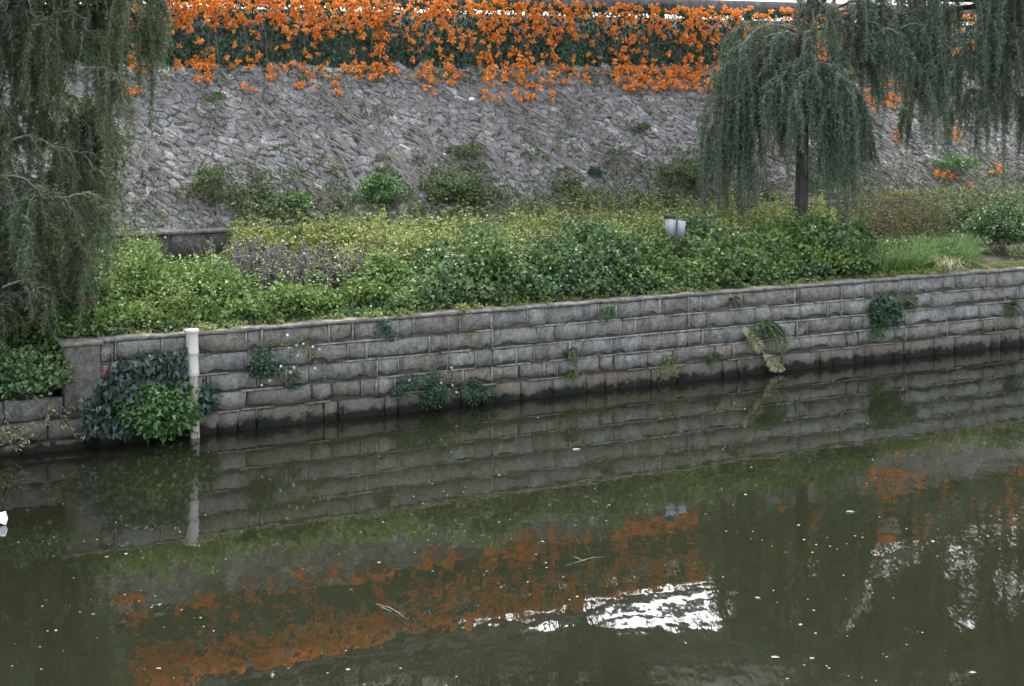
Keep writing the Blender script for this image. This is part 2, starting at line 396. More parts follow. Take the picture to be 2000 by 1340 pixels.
# coping: an irregular mortar cap with a wandering edge
sc_ = np.concatenate([np.arange(-1.46, 21, .14), [40, 90]])
V = []
for k_, s in enumerate(sc_):
    j = .012 * n1(s, 3, 3.1) + rng.normal(0, .006)
    top = 1.55 + .014 * n1(s, 8, 2.2)
    for (n_, z_) in ((.02, 1.49), (-.065 + j, 1.50 + j * .4), (-.06 + j, top - .012), (-.035 + j, top), (.12, top + .008 + rng.normal(0, .006)), (.27 + j * 4 + .05 * n1(s, 12, 1.3), top - .005), (.33, 1.36)):
        V.append(W(s, n_, z_))
k = 7; q = [(i * k + j, (i + 1) * k + j, (i + 1) * k + j + 1, i * k + j + 1) for i in range(len(sc_) - 1) for j in range(k - 1)]
q.append(tuple(range(0)) or (0, 1, 2, 3))
mobj('coping', np.array(V), np.array(q), M['cap'], quay)
# rendered end pier
mb = MB()
r_ = np.random.default_rng(3)
gx = np.linspace(-1.93, -1.44, 6); gz = np.linspace(.60, 1.47, 8)
Xg, Zg = np.meshgrid(gx, gz, indexing='ij'); Yg = -.10 + r_.normal(0, .008, Xg.shape)
Vp = W(Xg, Yg, Zg).reshape(-1, 3)
mb.add(Vp, [(i * 8 + j, (i + 1) * 8 + j, (i + 1) * 8 + j + 1, i * 8 + j + 1) for i in range(5) for j in range(7)])
mb.box(-1.93, -1.44, -.085, .5, .45, 1.478); mb.make('end_pier', M['pier'], quay)
mb = MB(); mb.box(-1.98, -1.40, -.13, .5, 1.48, 1.54); mb.make('pier_cap', M['cap'], quay)

lowquay = empty('stepped_wall', W(-3, 0, 0), 'lower step of dark rough stones at the wall end under the leafy bush', 'wall')
mb = MB(); mb.box(-30, S0, .015, .5, -.8, .70); mb.make('mortar_bed', M['mortar'], lowquay)
for ci, (z0, z1) in enumerate([(.45, .76), (.16, .43), (-.2, .14)]):
    s = S0 - random.uniform(0, .3) if ci else S0 - .5
    while s > -9:
        L = random.uniform(.4, .95)
        me = block_mesh(L - .02, z1 - z0, .05, seed=vj_seed); vj_seed += 1
        link('stone_block', me, M['block'], lowquay, W(s - L / 2, random.uniform(-.03, .01), (z0 + z1) / 2), (0, random.uniform(-.03, .03), ROTZ + random.uniform(-.04, .04)))
        s -= L

# ------------------------------------------------------------------ low wall at the foot of the slope
low = empty('low_stone_wall', W(0, 5.2, 1.8), 'low grey stone wall with flat ledge at the foot of the slope', 'wall')
mb = MB(); mb.box(-40, 60, 5.22, 5.6, 1.2, 2.46); mb.make('wall_core', M['mortar'], low)
mb = MB(); mb.box(-40, 60, 5.12, 5.62, 2.462, 2.53); mb.make('ledge', M['rbed'], low)
s = -8.0
while s < 8:
    L = random.uniform(.45, .8); me = block_mesh(L - .02, .5, .03, seed=vj_seed); vj_seed += 1
    link('stone_block', me, M['pier'], low, W(s + L / 2, 5.215, 2.205), (0, random.uniform(-.01, .01), ROTZ)); s += L

# ------------------------------------------------------------------ sloping stone facing
emb = empty('stone_embankment', W(5, SLB, SLZ), 'steep bank faced with irregular grey stones under the orange flowers', 'embankment')
su = np.array([-60, -10, 0, 10, 20, 60.]); V = []
for s in su:
    for (n_, z_) in ((SLB + .02, SLZ - .3), (SLB + .02, SLZ - .02), (SLT + .02, SLTZ - .02), (SLT + .3, SLTZ - .02)): V.append(W(s, n_, z_))
mobj('mortar_bed', np.array(V), np.array([(i * 4 + j, (i + 1) * 4 + j, (i + 1) * 4 + j + 1, i * 4 + j + 1) for i in range(5) for j in range(3)]), M['rbed'], emb)
TH = R(-33); ca, sa = math.cos(TH), math.sin(TH); AX, AY = .255, .145      # stones lie in slanting rows
def to_q(s, u): return np.array([(s * ca + u * sa) / AX, (-s * sa + u * ca) / AY])
def from_q(q): x, y = q[..., 0] * AX, q[..., 1] * AY; return np.stack([x * ca - y * sa, x * sa + y * ca], -1)
seeds = {}
for i in range(-80, 130):
    for j in range(-160, 110):
        qq = np.array([i + .5 * (j % 2) + rng.uniform(-.5, .5), j + rng.uniform(-.5, .5)])
        p = from_q(qq)
        if -9.5 < p[0] < 28 and -.15 < p[1] < SLL + .1: seeds[(i, j)] = qq
stones = []
for (i, j), c0 in seeds.items():
    poly = [c0 + np.array(v) for v in ((-1, -1), (1, -1), (1, 1), (-1, 1))]
    for di in (-2, -1, 0, 1, 2):
        for dj in (-2, -1, 0, 1, 2):
            o_ = seeds.get((i + di, j + dj))
            if (di or dj) and o_ is not None:
                mid = (o_ + c0) / 2; nv = o_ - c0; out = []
                for a_ in range(len(poly)):
                    p0, p1 = poly[a_], poly[(a_ + 1) % len(poly)]; d0, d1 = np.dot(p0 - mid, nv), np.dot(p1 - mid, nv)
                    if d0 <= 0: out.append(p0)
                    if (d0 < 0) != (d1 < 0): out.append(p0 + (p1 - p0) * d0 / (d0 - d1))
                poly = out
                if len(poly) < 3: break
        if len(poly) < 3: break
    if len(poly) < 3: continue
    q = from_q(np.array(poly)); c = q.mean(0)
    ch = []                                     # cut the corners, so the stones are rounded
    for a_ in range(len(q)):
        p0, p1 = q[a_], q[(a_ + 1) % len(q)]
        if np.linalg.norm(p1 - p0) < .04: ch.append((p0 + p1) / 2); continue
        ch += [p0 * .9 + p1 * .1, p0 * .1 + p1 * .9]
    q = np.array(ch)[:11]
    rad = np.linalg.norm(q - c, axis=1, keepdims=True)
    q = c + (q - c) * np.maximum(.35, 1 - .007 / rad)
    area = .5 * abs(np.sum(q[:, 0] * np.roll(q[:, 1], -1) - q[:, 1] * np.roll(q[:, 0], -1)))
    if area < .004: continue
    stones.append((c, q, area))
def stone_geo(c, q):
    m = len(q); h = random.uniform(.004, .022); tilt = rng.normal(0, .15, 2)
    o0 = np.full(m, -.03); inn = c + (q - c) * random.uniform(.88, .95); o1 = h + (inn - c) @ tilt + rng.normal(0, .006, m)
    V = np.concatenate([slope(q[:, 0], q[:, 1], o0), slope((q[:, 0] * .9 + inn[:, 0] * .1), (q[:, 1] * .9 + inn[:, 1] * .1), o1 * .55), slope(inn[:, 0], inn[:, 1], o1), slope(c[0], c[1], h + .006)[None]])
    qd = [(r * m + a_, r * m + (a_ + 1) % m, (r + 1) * m + (a_ + 1) % m, (r + 1) * m + a_) for r in range(2) for a_ in range(m)]
    t_ = [(2 * m + a_, 2 * m + (a_ + 1) % m, 3 * m) for a_ in range(m)]
    return V, qd, t_
def in_view(c):
    p = slope(c[0], c[1]); x = 1000 + F * p[0] / p[1]; return (235 < x < 1370 or 1705 < x < 1830) and c[1] > .2 and c[1] < 3.6
order = sorted(range(len(stones)), key=lambda k: -stones[k][2] * (1 if in_view(stones[k][0]) else 1e-3))
big = set(order[:300]); rest = MB()
for k_, (c, q, a_) in enumerate(stones):
    Vs, qd, t_ = stone_geo(c, q)
    if k_ in big:
        mobj('stone', Vs, [np.array(qd), np.array(t_)], M['rstone'], emb)
    else: rest.add(Vs, qd, t_)
m2 = stone_mat('facing_stone_mixed', [(0, (.285, .281, .282)), (1, (.285, .281, .282))], wet=False)
t = m2.node_tree; b = t.nodes['Principled BSDF']; g = geo(t)      # one colour per stone, as on the single ones
cr = ramp(t, g.outputs['Random Per Island'], [(0, (.75, .75, .76)), (.5, (1.0, .98, 1.0)), (.88, (1.2, 1.14, 1.03)), (.975, (1.45, 1.42, 1.35)), (1, (2.2, 2.2, 2.1))])
src = b.inputs['Base Color'].links[0].from_socket
t.links.new(mix(t, 1.0, src, cr, 'MULTIPLY'), b.inputs['Base Color'])
o = rest.make('stones', m2, emb); o['kind'] = 'stuff'

# ------------------------------------------------------------------ retaining wall and pale ledge above the slope
ret = empty('planter_wall', W(5, 8.6, 5.4), 'concrete planter wall with pale ledge under the orange flowering vine', 'wall')
mb = MB(); mb.box(-60, 80, 8.93, 9.25, 5.2, 6.86); mb.make('wall_panel', M['conc'], ret)
pl = sorted(float(s_of(x, 8.36)) for x in (205, 362, 612, 715)); cuts = [-60] + pl + [80]
for k_ in range(5):
    mb = MB(); mb.box(cuts[k_] + .004, cuts[k_ + 1] - .004, 8.36 + (.03 if k_ % 2 == 0 else 0), 8.925, 5.3, 5.585 if k_ % 2 else 5.56); mb.make('ledge', M['palecap'] if k_ % 2 else M['rbed'], ret)

# ------------------------------------------------------------------ railing
rail = empty('railing', W(5, 9.15, 6.86), 'dark grey rail with square posts above the flowering vine', 'railing')
for (z0, z1) in ((6.97, 7.36), (7.50, 7.70), (7.90, 8.0)):  # topmost rail is added to cut the bright sky mirrored in the water
    mb = MB(); mb.box(-30, 40, 9.06, 9.18, z0, z1); mb.make('rail', M['darkconc'], rail)
for s in np.arange(-20, 34, 2.6):
    mb = MB(); mb.box(s, s + .12, 9.05, 9.19, 6.864, 6.969); mb.make('post', M['darkconc'], rail)

# ------------------------------------------------------------------ plastic drain pipe standing in the water
pb = P(381, 848, 21.32); pb[2] = 0
pipe = empty('drain_pipe', pb, 'upright white plastic pipe standing in the water against the stone wall', 'pipe')
def leaned(mb):
    for V in mb.V: V[:, 0] -= (V[:, 2]) * .030
    return mb
mb = MB(); mb.lathe(pb, [(.070, -.5), (.071, 1.0)]); leaned(mb).make('lower_pipe', M['pvc2'], pipe, True)
mb = MB(); mb.lathe(pb, [(.072, .915), (.089, .915), (.091, .922), (.091, .985), (.0865, .992), (.0865, 1.229)]); leaned(mb).make('sleeve', M['pvc'], pipe, True)
mb = MB(); mb.lathe(pb, [(.0865, 1.2302), (.093, 1.231), (.095, 1.238), (.095, 1.285), (.0905, 1.292), (.0905, 1.555)]); leaned(mb).make('upper_pipe', M['pvc'], pipe, True)
mb = MB(); mb.lathe(pb, [(.091, 1.556), (.104, 1.557), (.106, 1.563), (.106, 1.60), (.101, 1.606), (.0, 1.607)], 24); leaned(mb).make('end_cap', M['pvc'], pipe, True)

# ------------------------------------------------------------------ small grey sign among the weeds
sb = W(s_of(1322, 1.0), 1.0, 1.55)
Ys = float(sb[1])
sign = empty('sign_board', sb, 'small weathered grey metal plate on a thin dark pole among the weeds', 'sign')
mb = MB(); mb.tube([sb, sb + [-.005, 0, .55], sb + [0, 0, CAMZ - (424 - HOR) / F * Ys - 1.55]], .018, 8); mb.make('pole', M['pole'], sign)
mb = MB()
corn = [P(1299, 428, Ys + .035), P(1339, 432, Ys + .035), P(1337, 462, Ys + .035), P(1302, 460, Ys + .035)]
fr = np.array(corn); bk = fr + [0, .012, 0]
mb.add(np.concatenate([fr, bk]), [(0, 3, 2, 1), (4, 5, 6, 7), (0, 1, 5, 4), (1, 2, 6, 5), (2, 3, 7, 6), (3, 0, 4, 7)]); mb.make('plate', M['sheet'], sign)
mb = MB()
hd = np.array([P(1298, 418, Ys + .04), P(1319, 420, Ys + .04), P(1319, 427, Ys + .03), P(1298, 426.5, Ys + .03)]); bk = hd + [0, .10, -.01]
mb.add(np.concatenate([hd, bk]), [(0, 3, 2, 1), (4, 5, 6, 7), (0, 1, 5, 4), (1, 2, 6, 5), (2, 3, 7, 6), (3, 0, 4, 7)]); mb.make('hood', M['pole'], sign)

# ------------------------------------------------------------------ plant builders
def clump(L, c, r, n, ll, lw, up=.35, hang=0.0, inner=.55):
    """n leaves through the outer shell of an ellipsoid of radii r"""
    d = rdir(n); d[:, 2] = np.where(d[:, 2] < -.35, -d[:, 2] * .6, d[:, 2]); d = unit(d)
    rad = rng.uniform(inner, 1.05, n)[:, None]
    p = np.asarray(c) + d * rad * np.asarray(r)
    D = unit(d * .7 + rng.normal(0, .6, (n, 3)) + [0, 0, .1 - hang]); N = unit(d * .6 + rng.normal(0, .45, (n, 3)) + [0, -.1, up + .35])
    L.add(p, D, N, rng.uniform(.65, 1.25, n) * ll, rng.uniform(.7, 1.2, n) * lw)
def stalks(L, T, base, h, n_leaf, ll, lw, lean=.15, k=3, r=.006):
    for p in base:
        hh = h * random.uniform(.65, 1.2); tip = p + np.array([random.gauss(0, lean) * hh, random.gauss(0, lean) * hh, hh])
        if T is not None: T.tube([p, (p + tip) / 2 + rng.normal(0, .02, 3), tip], [r, r * .8, r * .4], k, False)
        n = int(n_leaf * random.uniform(.7, 1.3)); t_ = rng.uniform(.2, 1.0, n)[:, None]
        a = rng.uniform(0, 2 * math.pi, n)
        D = np.stack([np.cos(a), np.sin(a), rng.uniform(-.3, .6, n)], -1)
        L.add(p + (tip - p) * t_, D, np.tile([0, 0, 1.], (n, 1)) + rng.normal(0, .35, (n, 3)), ll * rng.uniform(.6, 1.3, n) * (1.15 - .5 * t_[:, 0]), lw * rng.uniform(.7, 1.2, n))
def blades(L, base, h, w, n, spread=.5):
    for p in base:
        a = rng.uniform(0, 2 * math.pi, n); lean = rng.uniform(.05, spread, n); hh = h * rng.uniform(.55, 1.2, n)
        o = np.stack([np.cos(a), np.sin(a)], -1)
        pb_ = p + np.concatenate([rng.normal(0, .05, (n, 2)), np.zeros((n, 1))], 1)
        m1 = pb_ + np.concatenate([o * (lean * hh * .35)[:, None], (hh * .6)[:, None]], 1)
        m2_ = pb_ + np.concatenate([o * (lean * hh * 1.1)[:, None], (hh * (1 - lean * .5))[:, None]], 1)
        sd_ = np.stack([-o[:, 1], o[:, 0], np.zeros(n)], -1) * w / 2
        V = np.stack([pb_ - sd_, pb_ + sd_, m1 + sd_ * .8, m1 - sd_ * .8, m2_], 1).reshape(-1, 3); b_ = np.arange(n)[:, None] * 5
        L.raw(V, np.concatenate([b_ + [[0, 1, 2]], b_ + [[0, 2, 3]], b_ + [[3, 2, 4]]]))
def wflowers(L, pts, r=.022):
    n = len(pts)
    for k_ in range(3):
        D = rdir(n); D[:, 1] -= .3
        L.add(np.asarray(pts) - unit(D) * r, D, rng.normal(0, .4, (n, 3)) + [0, -.8, .8], r * 2, r * 1.5)
def zone(px0, px1, n0, n1_, count):
    n = rng.uniform(n0, n1_, count); px = rng.uniform(px0, px1, count); s = s_of(px, n)
    return s, n, ground_z(s, n)

# ------------------------------------------------------------------ ground cover and weeds on the terrace
def holes(s, n): return n1(s * 1.9 + 1.3 * n, 31) + .7 * n1(n * 2.7 - s, 17, 1.4)
def weed_patch(name, label, mt, px, nr, clumps, r, h, per, ll, lw, stalk=0, white=0, hvar=.35, sh=None, prof=None, mask=None):
    L = Leaves(); T = MB()
    s, n, z = zone(*px, *nr, clumps)
    for k_ in range(clumps):
        if holes(s[k_], n[k_]) < -.55: continue
        if mask and not mask(float(F * W(s[k_], n[k_], 0)[0] / W(s[k_], n[k_], 0)[1] + 1000), float(n[k_])): continue
        pf = 1.0 if prof is None else float(np.interp(n[k_], *prof)); hh = (.55 if 1280 < F * W(s[k_], n[k_], 0)[0] / W(s[k_], n[k_], 0)[1] + 1000 < 1345 and n[k_] < 1.2 else 1) * h * pf * (1 + hvar * n1(s[k_] * 1.3 + n[k_] * 2.1, 5)) * random.uniform(.75, 1.2)
        rr = r * random.uniform(.7, 1.3)
        c = W(s[k_], n[k_], z[k_] + hh * .45)
        sc_ = random.choice((.8, 1, 1.35)); clump(L, c, (rr, rr, hh * .55), int(per / sc_), ll * sc_, lw * sc_)
    o = L.make(name, mt); props(o, label, 'plants', kind='stuff')
    if stalk:
        Ls = Leaves(); s, n, z = zone(*px, *nr, stalk); stalks(Ls, T, W(s, n, z), sh or h * 1.35, 16, ll * 1.05, lw * .85)
        me = Ls.make('leaves', mt, o); me2 = T.make('stems', M['stalk'], o)
        me['kind'] = 'stuff'; me2['kind'] = 'stuff'
    if white:
        Lw = Leaves(); white = max(1, white // 2); s, n, z = zone(*px, *nr, white); wflowers(Lw, W(s, n, z + h * rng.uniform(.8, 1.25, white))); w_ = Lw.make('white_flowers', M['white_petal'], o); w_['kind'] = 'stuff'
    return o
weed_patch('ground_cover', 'bright lime green ground cover behind the wall left of centre', M['lime'], (120, 800), (.35, 3.2), 640, .25, .85, 62, .095, .06, 420, 70, sh=.7, hvar=.55, prof=((.3, .9, 1.6, 2.3, 3.2), (.34, .58, .85, .7, .4)), mask=lambda x, n: not (455 < x < 715 and n > .95) and not (x > 620 and n > 1.6))
weed_patch('ground_cover', 'lime and olive weeds by the low wall at left', M['lime'], (150, 300), (2.4, 5.0), 130, .26, .66, 70, .075, .045, 160, 0)
weed_patch('ground_cover', 'thin brown weeds in front of the exposed low wall', M['brownweed'], (290, 470), (2.8, 4.9), 60, .2, .2, 55, .05, .02, 120, 0)
weed_patch('ground_cover', 'tall yellowish weeds behind the dark leafy hedge', M['yellow_weed'], (660, 1620), (1.3, 5.0), 760, .26, .84, 60, .10, .058, 1700, 16, sh=.98, hvar=.6, prof=((1.3, 2.0, 3.2, 5), (.85, 1.0, .85, .62)), mask=lambda x, n: x > 700 or n > 3.3)
weed_patch('ground_cover', 'low dark creeping leaves along the wall top at left', M['hedge'], (170, 860), (.2, .65), 190, .16, .16, 60, .06, .045, 0, 24)
weed_patch('ground_cover', 'reddish brown weeds right of the tree trunk', M['brownweed'], (1660, 1850), (2.2, 5.0), 80, .25, .6, 60, .08, .034, 520, 0, sh=.95, hvar=.6)
weed_patch('ground_cover', 'loose green growth in front of the low wall at the right edge', M['dullbush'], (1800, 2120), (2.6, 5.05), 130, .3, .85, 60, .09, .05, 200, 0, sh=1.0, hvar=.5)
weed_patch('ground_cover', 'yellow green weeds behind the purple dried plants', M['yellow_weed'], (455, 720), (3.6, 5.05), 120, .26, .72, 60, .09, .055, 240, 0, sh=.85, hvar=.5)
weed_patch('ground_cover', 'low green weeds under the weeping trees at right', M['hedge'], (1640, 2120), (.5, 5.0), 170, .26, .42, 80, .075, .05, 60, 10)
weed_patch('ground_cover', 'shaded weeds under the long curtain of the left weeping tree', M['hedge'], (-120, 190), (.7, 4.8), 260, .3, .7, 80, .08, .055, 120, 6)
weed_patch('ground_cover', 'dull green creepers over the foot of the stone slope', M['dullbush'], (480, 1560), (5.05, 5.3), 90, .28, 1.1, 60, .075, .04)

# dark leafy hedge along the wall in the middle
L = Leaves(); Lw = Leaves(); L2_ = Leaves(); L3_ = Leaves()
for k_ in range(760):
    px = random.uniform(745, 1690); n = random.uniform(.3, 1.9)
    s = float(s_of(px, n)); edge = sm(730, 860, px)
    hh = (.70 + .26 * n1(s, 2, 1.6) + .10 * n1(s + n * 2, 7, 4.0)) * edge * (.55 if 1275 < px < 1352 and n < 1.1 else 1) * (.55 + .45 * sm(.3, 1.0, n)) * random.uniform(.8, 1.12) + .12
    if holes(s, n) < -.5: continue
    rr = random.uniform(.14, .32); z = float(ground_z(s, n)); k2 = random.choice((.75, 1, 1, 1.3))
    clump(L3_ if random.random() < .12 + .42 * sm(1150, 1450, px) else L, W(s, n, z + hh * .5), (rr, rr, hh * .55), int(78 / k2), .092 * k2, .068 * k2, up=.15)
    if random.random() < .25: clump(L, W(s, n, z + hh * 1.05), (.1, .1, .14), 22, .085, .055, up=.2)
o = L.make('hedge', M['hedge']); props(o, 'dense dark green leafy hedge along the wall top in the middle', 'hedge')
for k_ in range(330):                        # ragged skirt of the hedge along the coping
    px = random.uniform(740, 1690); n = random.uniform(.16, .5); s = float(s_of(px, n))
    if n1(s, 13, 1.9) < -.35: continue
    rr = random.uniform(.07, .17); clump(L2_, W(s, n, 1.56 + rr * random.uniform(.2, 1.3)), (rr, rr, rr), 34, .08, .058)
o2 = L3_.make('young_growth', M['lime'], o); o2['kind'] = 'stuff'
o2 = L2_.make('skirt', M['hedge'], o); o2['kind'] = 'stuff'
s, n, z = zone(760, 1650, .35, 1.5, 70); wflowers(Lw, W(s, n, z + rng.uniform(.3, 1.0, 70))[::2], .024); w_ = Lw.make('white_flowers', M['white_petal'], o); w_['kind'] = 'stuff'

L = Leaves()
for k_ in range(260):
    px = random.uniform(380, 2040); s = float(s_of(px, .1))
    if n1(s, 41, 1.3) < -.1: continue
    rr = random.uniform(.03, .09); clump(L, W(s, random.uniform(.0, .3), 1.56 + rr * .2), (rr * 1.4, rr * 1.4, rr), 22, .06, .035, hang=.3)
props(L.make('creeping_weeds', M['yellow_weed']), 'small creeping weeds straggling over the coping of the river wall', 'weeds', kind='stuff')
# grass tussock at right
L = Leaves(); s, n, z = zone(1670, 1905, .25, 2.0, 330)
blades(L, W(s, n, z), .5, .012, 26, .9)
props(L.make('grass', M['grass']), 'long soft green grass on the wall top at right', 'grass', kind='stuff')
L = Leaves(); s = s_of(rng.uniform(1820, 1862, 7), .02); blades(L, W(s, -.05, 1.57), .42, .016, 14, 1.9)
props(L.make('grass_tuft', M['withered']), 'arching pale grass tuft drooping over the wall top at right', 'grass')
L = Leaves(); s = s_of(rng.uniform(1690, 1885, 300), 5.5); blades(L, W(s, rng.uniform(5.2, 5.9, 300), 2.52 + rng.uniform(-.05, .06, 300) + .06 * n1(s, 5, 3)), .13, .016, 14, 1.6)
props(L.make('ledge_grass', M['ledgegrass']), 'yellow green grass on the ledge right of the tree trunk', 'grass', kind='stuff')
L = Leaves(); s = rng.uniform(-8, 26, 520); blades(L, W(s, rng.uniform(5.12, 5.6, 520), 2.52), .13, .012, 12, 1.7)
props(L.make('ledge_grass', M['dullbush']), 'dull olive grass and creepers along the low wall ledge', 'grass', kind='stuff')
L = Leaves(); s = rng.uniform(-1, 20, 420); blades(L, W(s, rng.uniform(.05, .42, 420), 1.55), .11, .010, 9, 1.8)
props(L.make('coping_grass', M['yellow_weed']), 'sparse dry grass growing along the wall coping', 'grass', kind='stuff')

# ------------------------------------------------------------------ single shrubs
def shrub(name, label, mt, base, r, h, n_cl, per, ll, lw, stems=5, group=None, stem_mat='stalk'):
    root = empty(name, base, label, 'shrub', group); L = Leaves(); T = MB()
    base = np.asarray(base, float)
    for k_ in range(n_cl):
        a = random.uniform(0, 2 * math.pi); q = math.sqrt(random.random()) * r
        c = base + np.array([math.cos(a) * q, math.sin(a) * q, h * random.uniform(.3, .95) * (1 - .35 * (q / r) ** 2)])
        rr = r * random.uniform(.22, .42); clump(L, c, (rr, rr, rr * .85), per, ll, lw)
        if k_ < stems: T.tube([base + rng.normal(0, .02, 3), (base + c) / 2 + rng.normal(0, .04, 3), c], [.014, .01, .005], 4, False)
    L.make('foliage', mt, root)
    if stems: T.make('stems', M[stem_mat], root)
    return root
def on_slope(px, py):                        # point of the stone slope seen at a pixel
    lo, hi = 0.0, SLL
    for _ in range(30):
        u = (lo + hi) / 2; t_ = u / SLL; n_ = SLB + t_ * (SLT - SLB); s = float(s_of(px, n_)); p = slope(s, u)
        y = HOR + F * (CAMZ - p[2]) / p[1]
        lo, hi = (u, hi) if y > py else (lo, u)
    return p
shrub('shrub', 'dull green bush on the stone slope nearest the weeping tree at left', M['dullbush'], on_slope(415, 405), .42, .85, 22, 90, .06, .035)
shrub('shrub', 'mid green shrub with bright lower leaves on the slope foot left of centre', M['fresh'], on_slope(738, 420), .42, .85, 24, 90, .07, .045)
shrub('shrub', 'taller deep green shrub on the slope above the yellowish weeds in the middle', M['dullbush'], on_slope(890, 408), .6, .85, 30, 100, .065, .042)
shrub('shrub', 'small green shrub above the purple dry stems', M['fresh'], on_slope(575, 425), .38, .45, 16, 80, .07, .05)
shrub('shrub', 'small dark tuft on the stones left of the weeping tree with trunk', M['deep'], on_slope(1165, 350), .2, .25, 8, 60, .06, .03)
shrub('shrub', 'ragged tuft high on the stones left of the weeping tree with trunk', M['dullbush'], on_slope(1250, 262), .22, .3, 9, 60, .06, .022)
shrub('shrub', 'spreading dark shrub on the slope beside the hanging strands of the right tree', M['dullbush'], on_slope(1335, 378), .5, .75, 20, 90, .065, .04)
shrub('shrub', 'dark sprawling shrub across the middle of the slope', M['dullbush'], on_slope(905, 312), .4, .3, 13, 70, .06, .035)
shrub('shrub', 'small weedy clump below the white ledge at upper left', M['dullbush'], on_slope(410, 205), .3, .25, 9, 60, .06, .03)
shrub('shrub', 'low dark green mat on the slope foot right of centre', M['dullbush'], on_slope(1130, 402), .8, .3, 18, 80, .06, .04)
shrub('shrub', 'low olive mat on the slope foot below the spreading dark shrub', M['dullbush'], on_slope(1270, 408), .6, .3, 14, 80, .06, .04)
shrub('shrub', 'pale twiggy shrub behind the strands of the tree with trunk', M['dry'], on_slope(1500, 385), .6, .6, 16, 60, .06, .03)
shrub('shrub', 'green shrub with orange blooms beside it on the slope at far right', M['fresh'], on_slope(1860, 345), .55, .5, 16, 70, .07, .045)
s = s_of(405, 1.7); shrub('shrub', 'rounded fresh green shrub above the pale pipe', M['fresh'], W(s, 1.7, ground_z(s, 1.7)), .5, .68, 26, 100, .068, .052)
s = s_of(545, 4.6); shrub('shrub', 'light green broad leaved shrub behind the purple dry stems', M['lime'], W(s, 4.6, 1.8), .55, .72, 20, 90, .085, .065)
s = s_of(1960, 1.9); shrub('shrub', 'dense dark green bush at the right edge behind the wall', M['hedge'], W(s, 1.9, 1.6), .75, 1.0, 40, 120, .075, .052)
s = s_of(1625, .9); shrub('shrub', 'deep green shrub at the foot of the dark tree trunk', M['hedge'], W(s, .9, 1.55), .5, .75, 26, 110, .08, .06)
s = s_of(40, .35); shrub('shrub', 'leafy green bush on the stepped wall at the left edge', M['hedge'], W(s, .35, .72), .75, .8, 46, 120, .075, .06)
s = s_of(-60, .4); shrub('shrub', 'bright green bush cut by the left edge above the withered weeds', M['fresh'], W(s, .4, .72), .6, .9, 26, 120, .075, .06)

# purple grey dried plants
for k_, (px, n_, lab) in enumerate(((480, 2.9, 'purple grey dried plant at the end of the exposed low wall'), (505, 2.0, 'purple grey dried plant nearest the exposed low wall'), (560, 1.6, 'purple grey dried plant in front of the light green broad leaved shrub'), (620, 1.9, 'purple grey dried plant between two others behind lime leaves'), (685, 1.8, 'purple grey dried plant nearest the dark hedge'))):
    s = s_of(px, n_); base = W(s, n_, ground_z(s, n_)); root = empty('dried_plant', base, lab, 'dried plant', 'dried plants on the terrace'); L = Leaves(); T = MB()
    q = rng.normal(0, .30, (70, 2)); bp = base + np.concatenate([q, np.zeros((70, 1))], 1)
    stalks(L, T, bp, .80, 34, .06, .034, .2, 3, .009)
    L.make('dry_leaves', M['dry'], root); T.make('stems', M['twig'], root)

# ------------------------------------------------------------------ ivy and shrubs on the wall face
def face(px, py, off=-.06):
    s = float(s_of(px, off)); p = W(s, off, 0); z = CAMZ - (py - HOR) / F * p[1]; return np.array([p[0], p[1], z])
OUT = np.array([-NV[0], -NV[1], 0.0])
root = empty('ivy', face(270, 850), 'dark blue green ivy hanging over the stone wall left of the pipe', 'ivy')
def ivy_leaf(L, Wd):
    xs = [(0, 0), (.5, -.12), (.42, .25), (.28, .5), (0, 1), (-.28, .5), (-.42, .25), (-.5, -.12)]
    V = [(x * Wd, -abs(x) * .10 * Wd * 2 + .012 * math.sin(y * 3), -y * L) for x, y in xs]
    return mesh_np('leaf', np.array(V), np.array([(0, 1, 2), (0, 2, 3), (0, 3, 4), (0, 4, 5), (0, 5, 6), (0, 6, 7)]))
lm = [ivy_leaf(.095, .075), ivy_leaf(.08, .07), ivy_leaf(.108, .08)]
for me in lm: me.materials.append(M['ivy'])
m2 = M['ivy'].node_tree                      # single leaves: colour by object instead of by island
def ivy_spots(n):
    out = []
    while len(out) < n:
        px, py = random.uniform(155, 415), random.uniform(672, 850)
        c = 0
        if 215 < px < 365 and 680 + (365 - px) * .18 < py < 775: c = 1.0
        if 185 < px < 300 and 740 < py < 800: c = 1.0
        if 150 < px < 225 and 775 < py < 850: c = .8
        if 200 < px < 260 and 790 < py < 850: c = .8
        if 395 < px < 412 and 740 < py < 800: c = .6
        if 300 < px < 350 and 735 < py < 775: c *= .25
        if random.random() < c: out.append((px, py))
    return out
ivy_local = []
for k_, (px, py) in enumerate(ivy_spots(900)):
    d = random.uniform(0, .32) * (1.2 if py > 740 else .7)
    p = face(px, py, -.07 - d); rz = ROTZ + random.gauss(0, .8); rx = random.uniform(-1.1, .2); ry = random.gauss(0, .6)
    if k_ < 300: link('leaf', lm[k_ % 3], None, root, p, (rx, ry, rz))
    else:
        mt_ = Matrix.Translation(p) @ (Matrix.Rotation(rz, 4, 'Z') @ Matrix.Rotation(ry, 4, 'Y') @ Matrix.Rotation(rx, 4, 'X'))
        ivy_local.append(mt_)
mb = MB()
for k_, mt_ in enumerate(ivy_local):
    me = lm[k_ % 3]; mb.add([list(mt_ @ v.co) for v in me.vertices], None, [tuple(p.vertices) for p in me.polygons])
o = mb.make('leaves', M['ivy'], root); o['kind'] = 'stuff'
mb = MB()
for k_ in range(40):
    a = face(random.uniform(200, 370), random.uniform(680, 740), -.05); e = a + np.array([random.gauss(0, .15), random.gauss(0, .05), -random.uniform(.4, .9)])
    mb.tube([a, (a + e) / 2 + OUT * .12, e + OUT * .08], .008, 4, False)
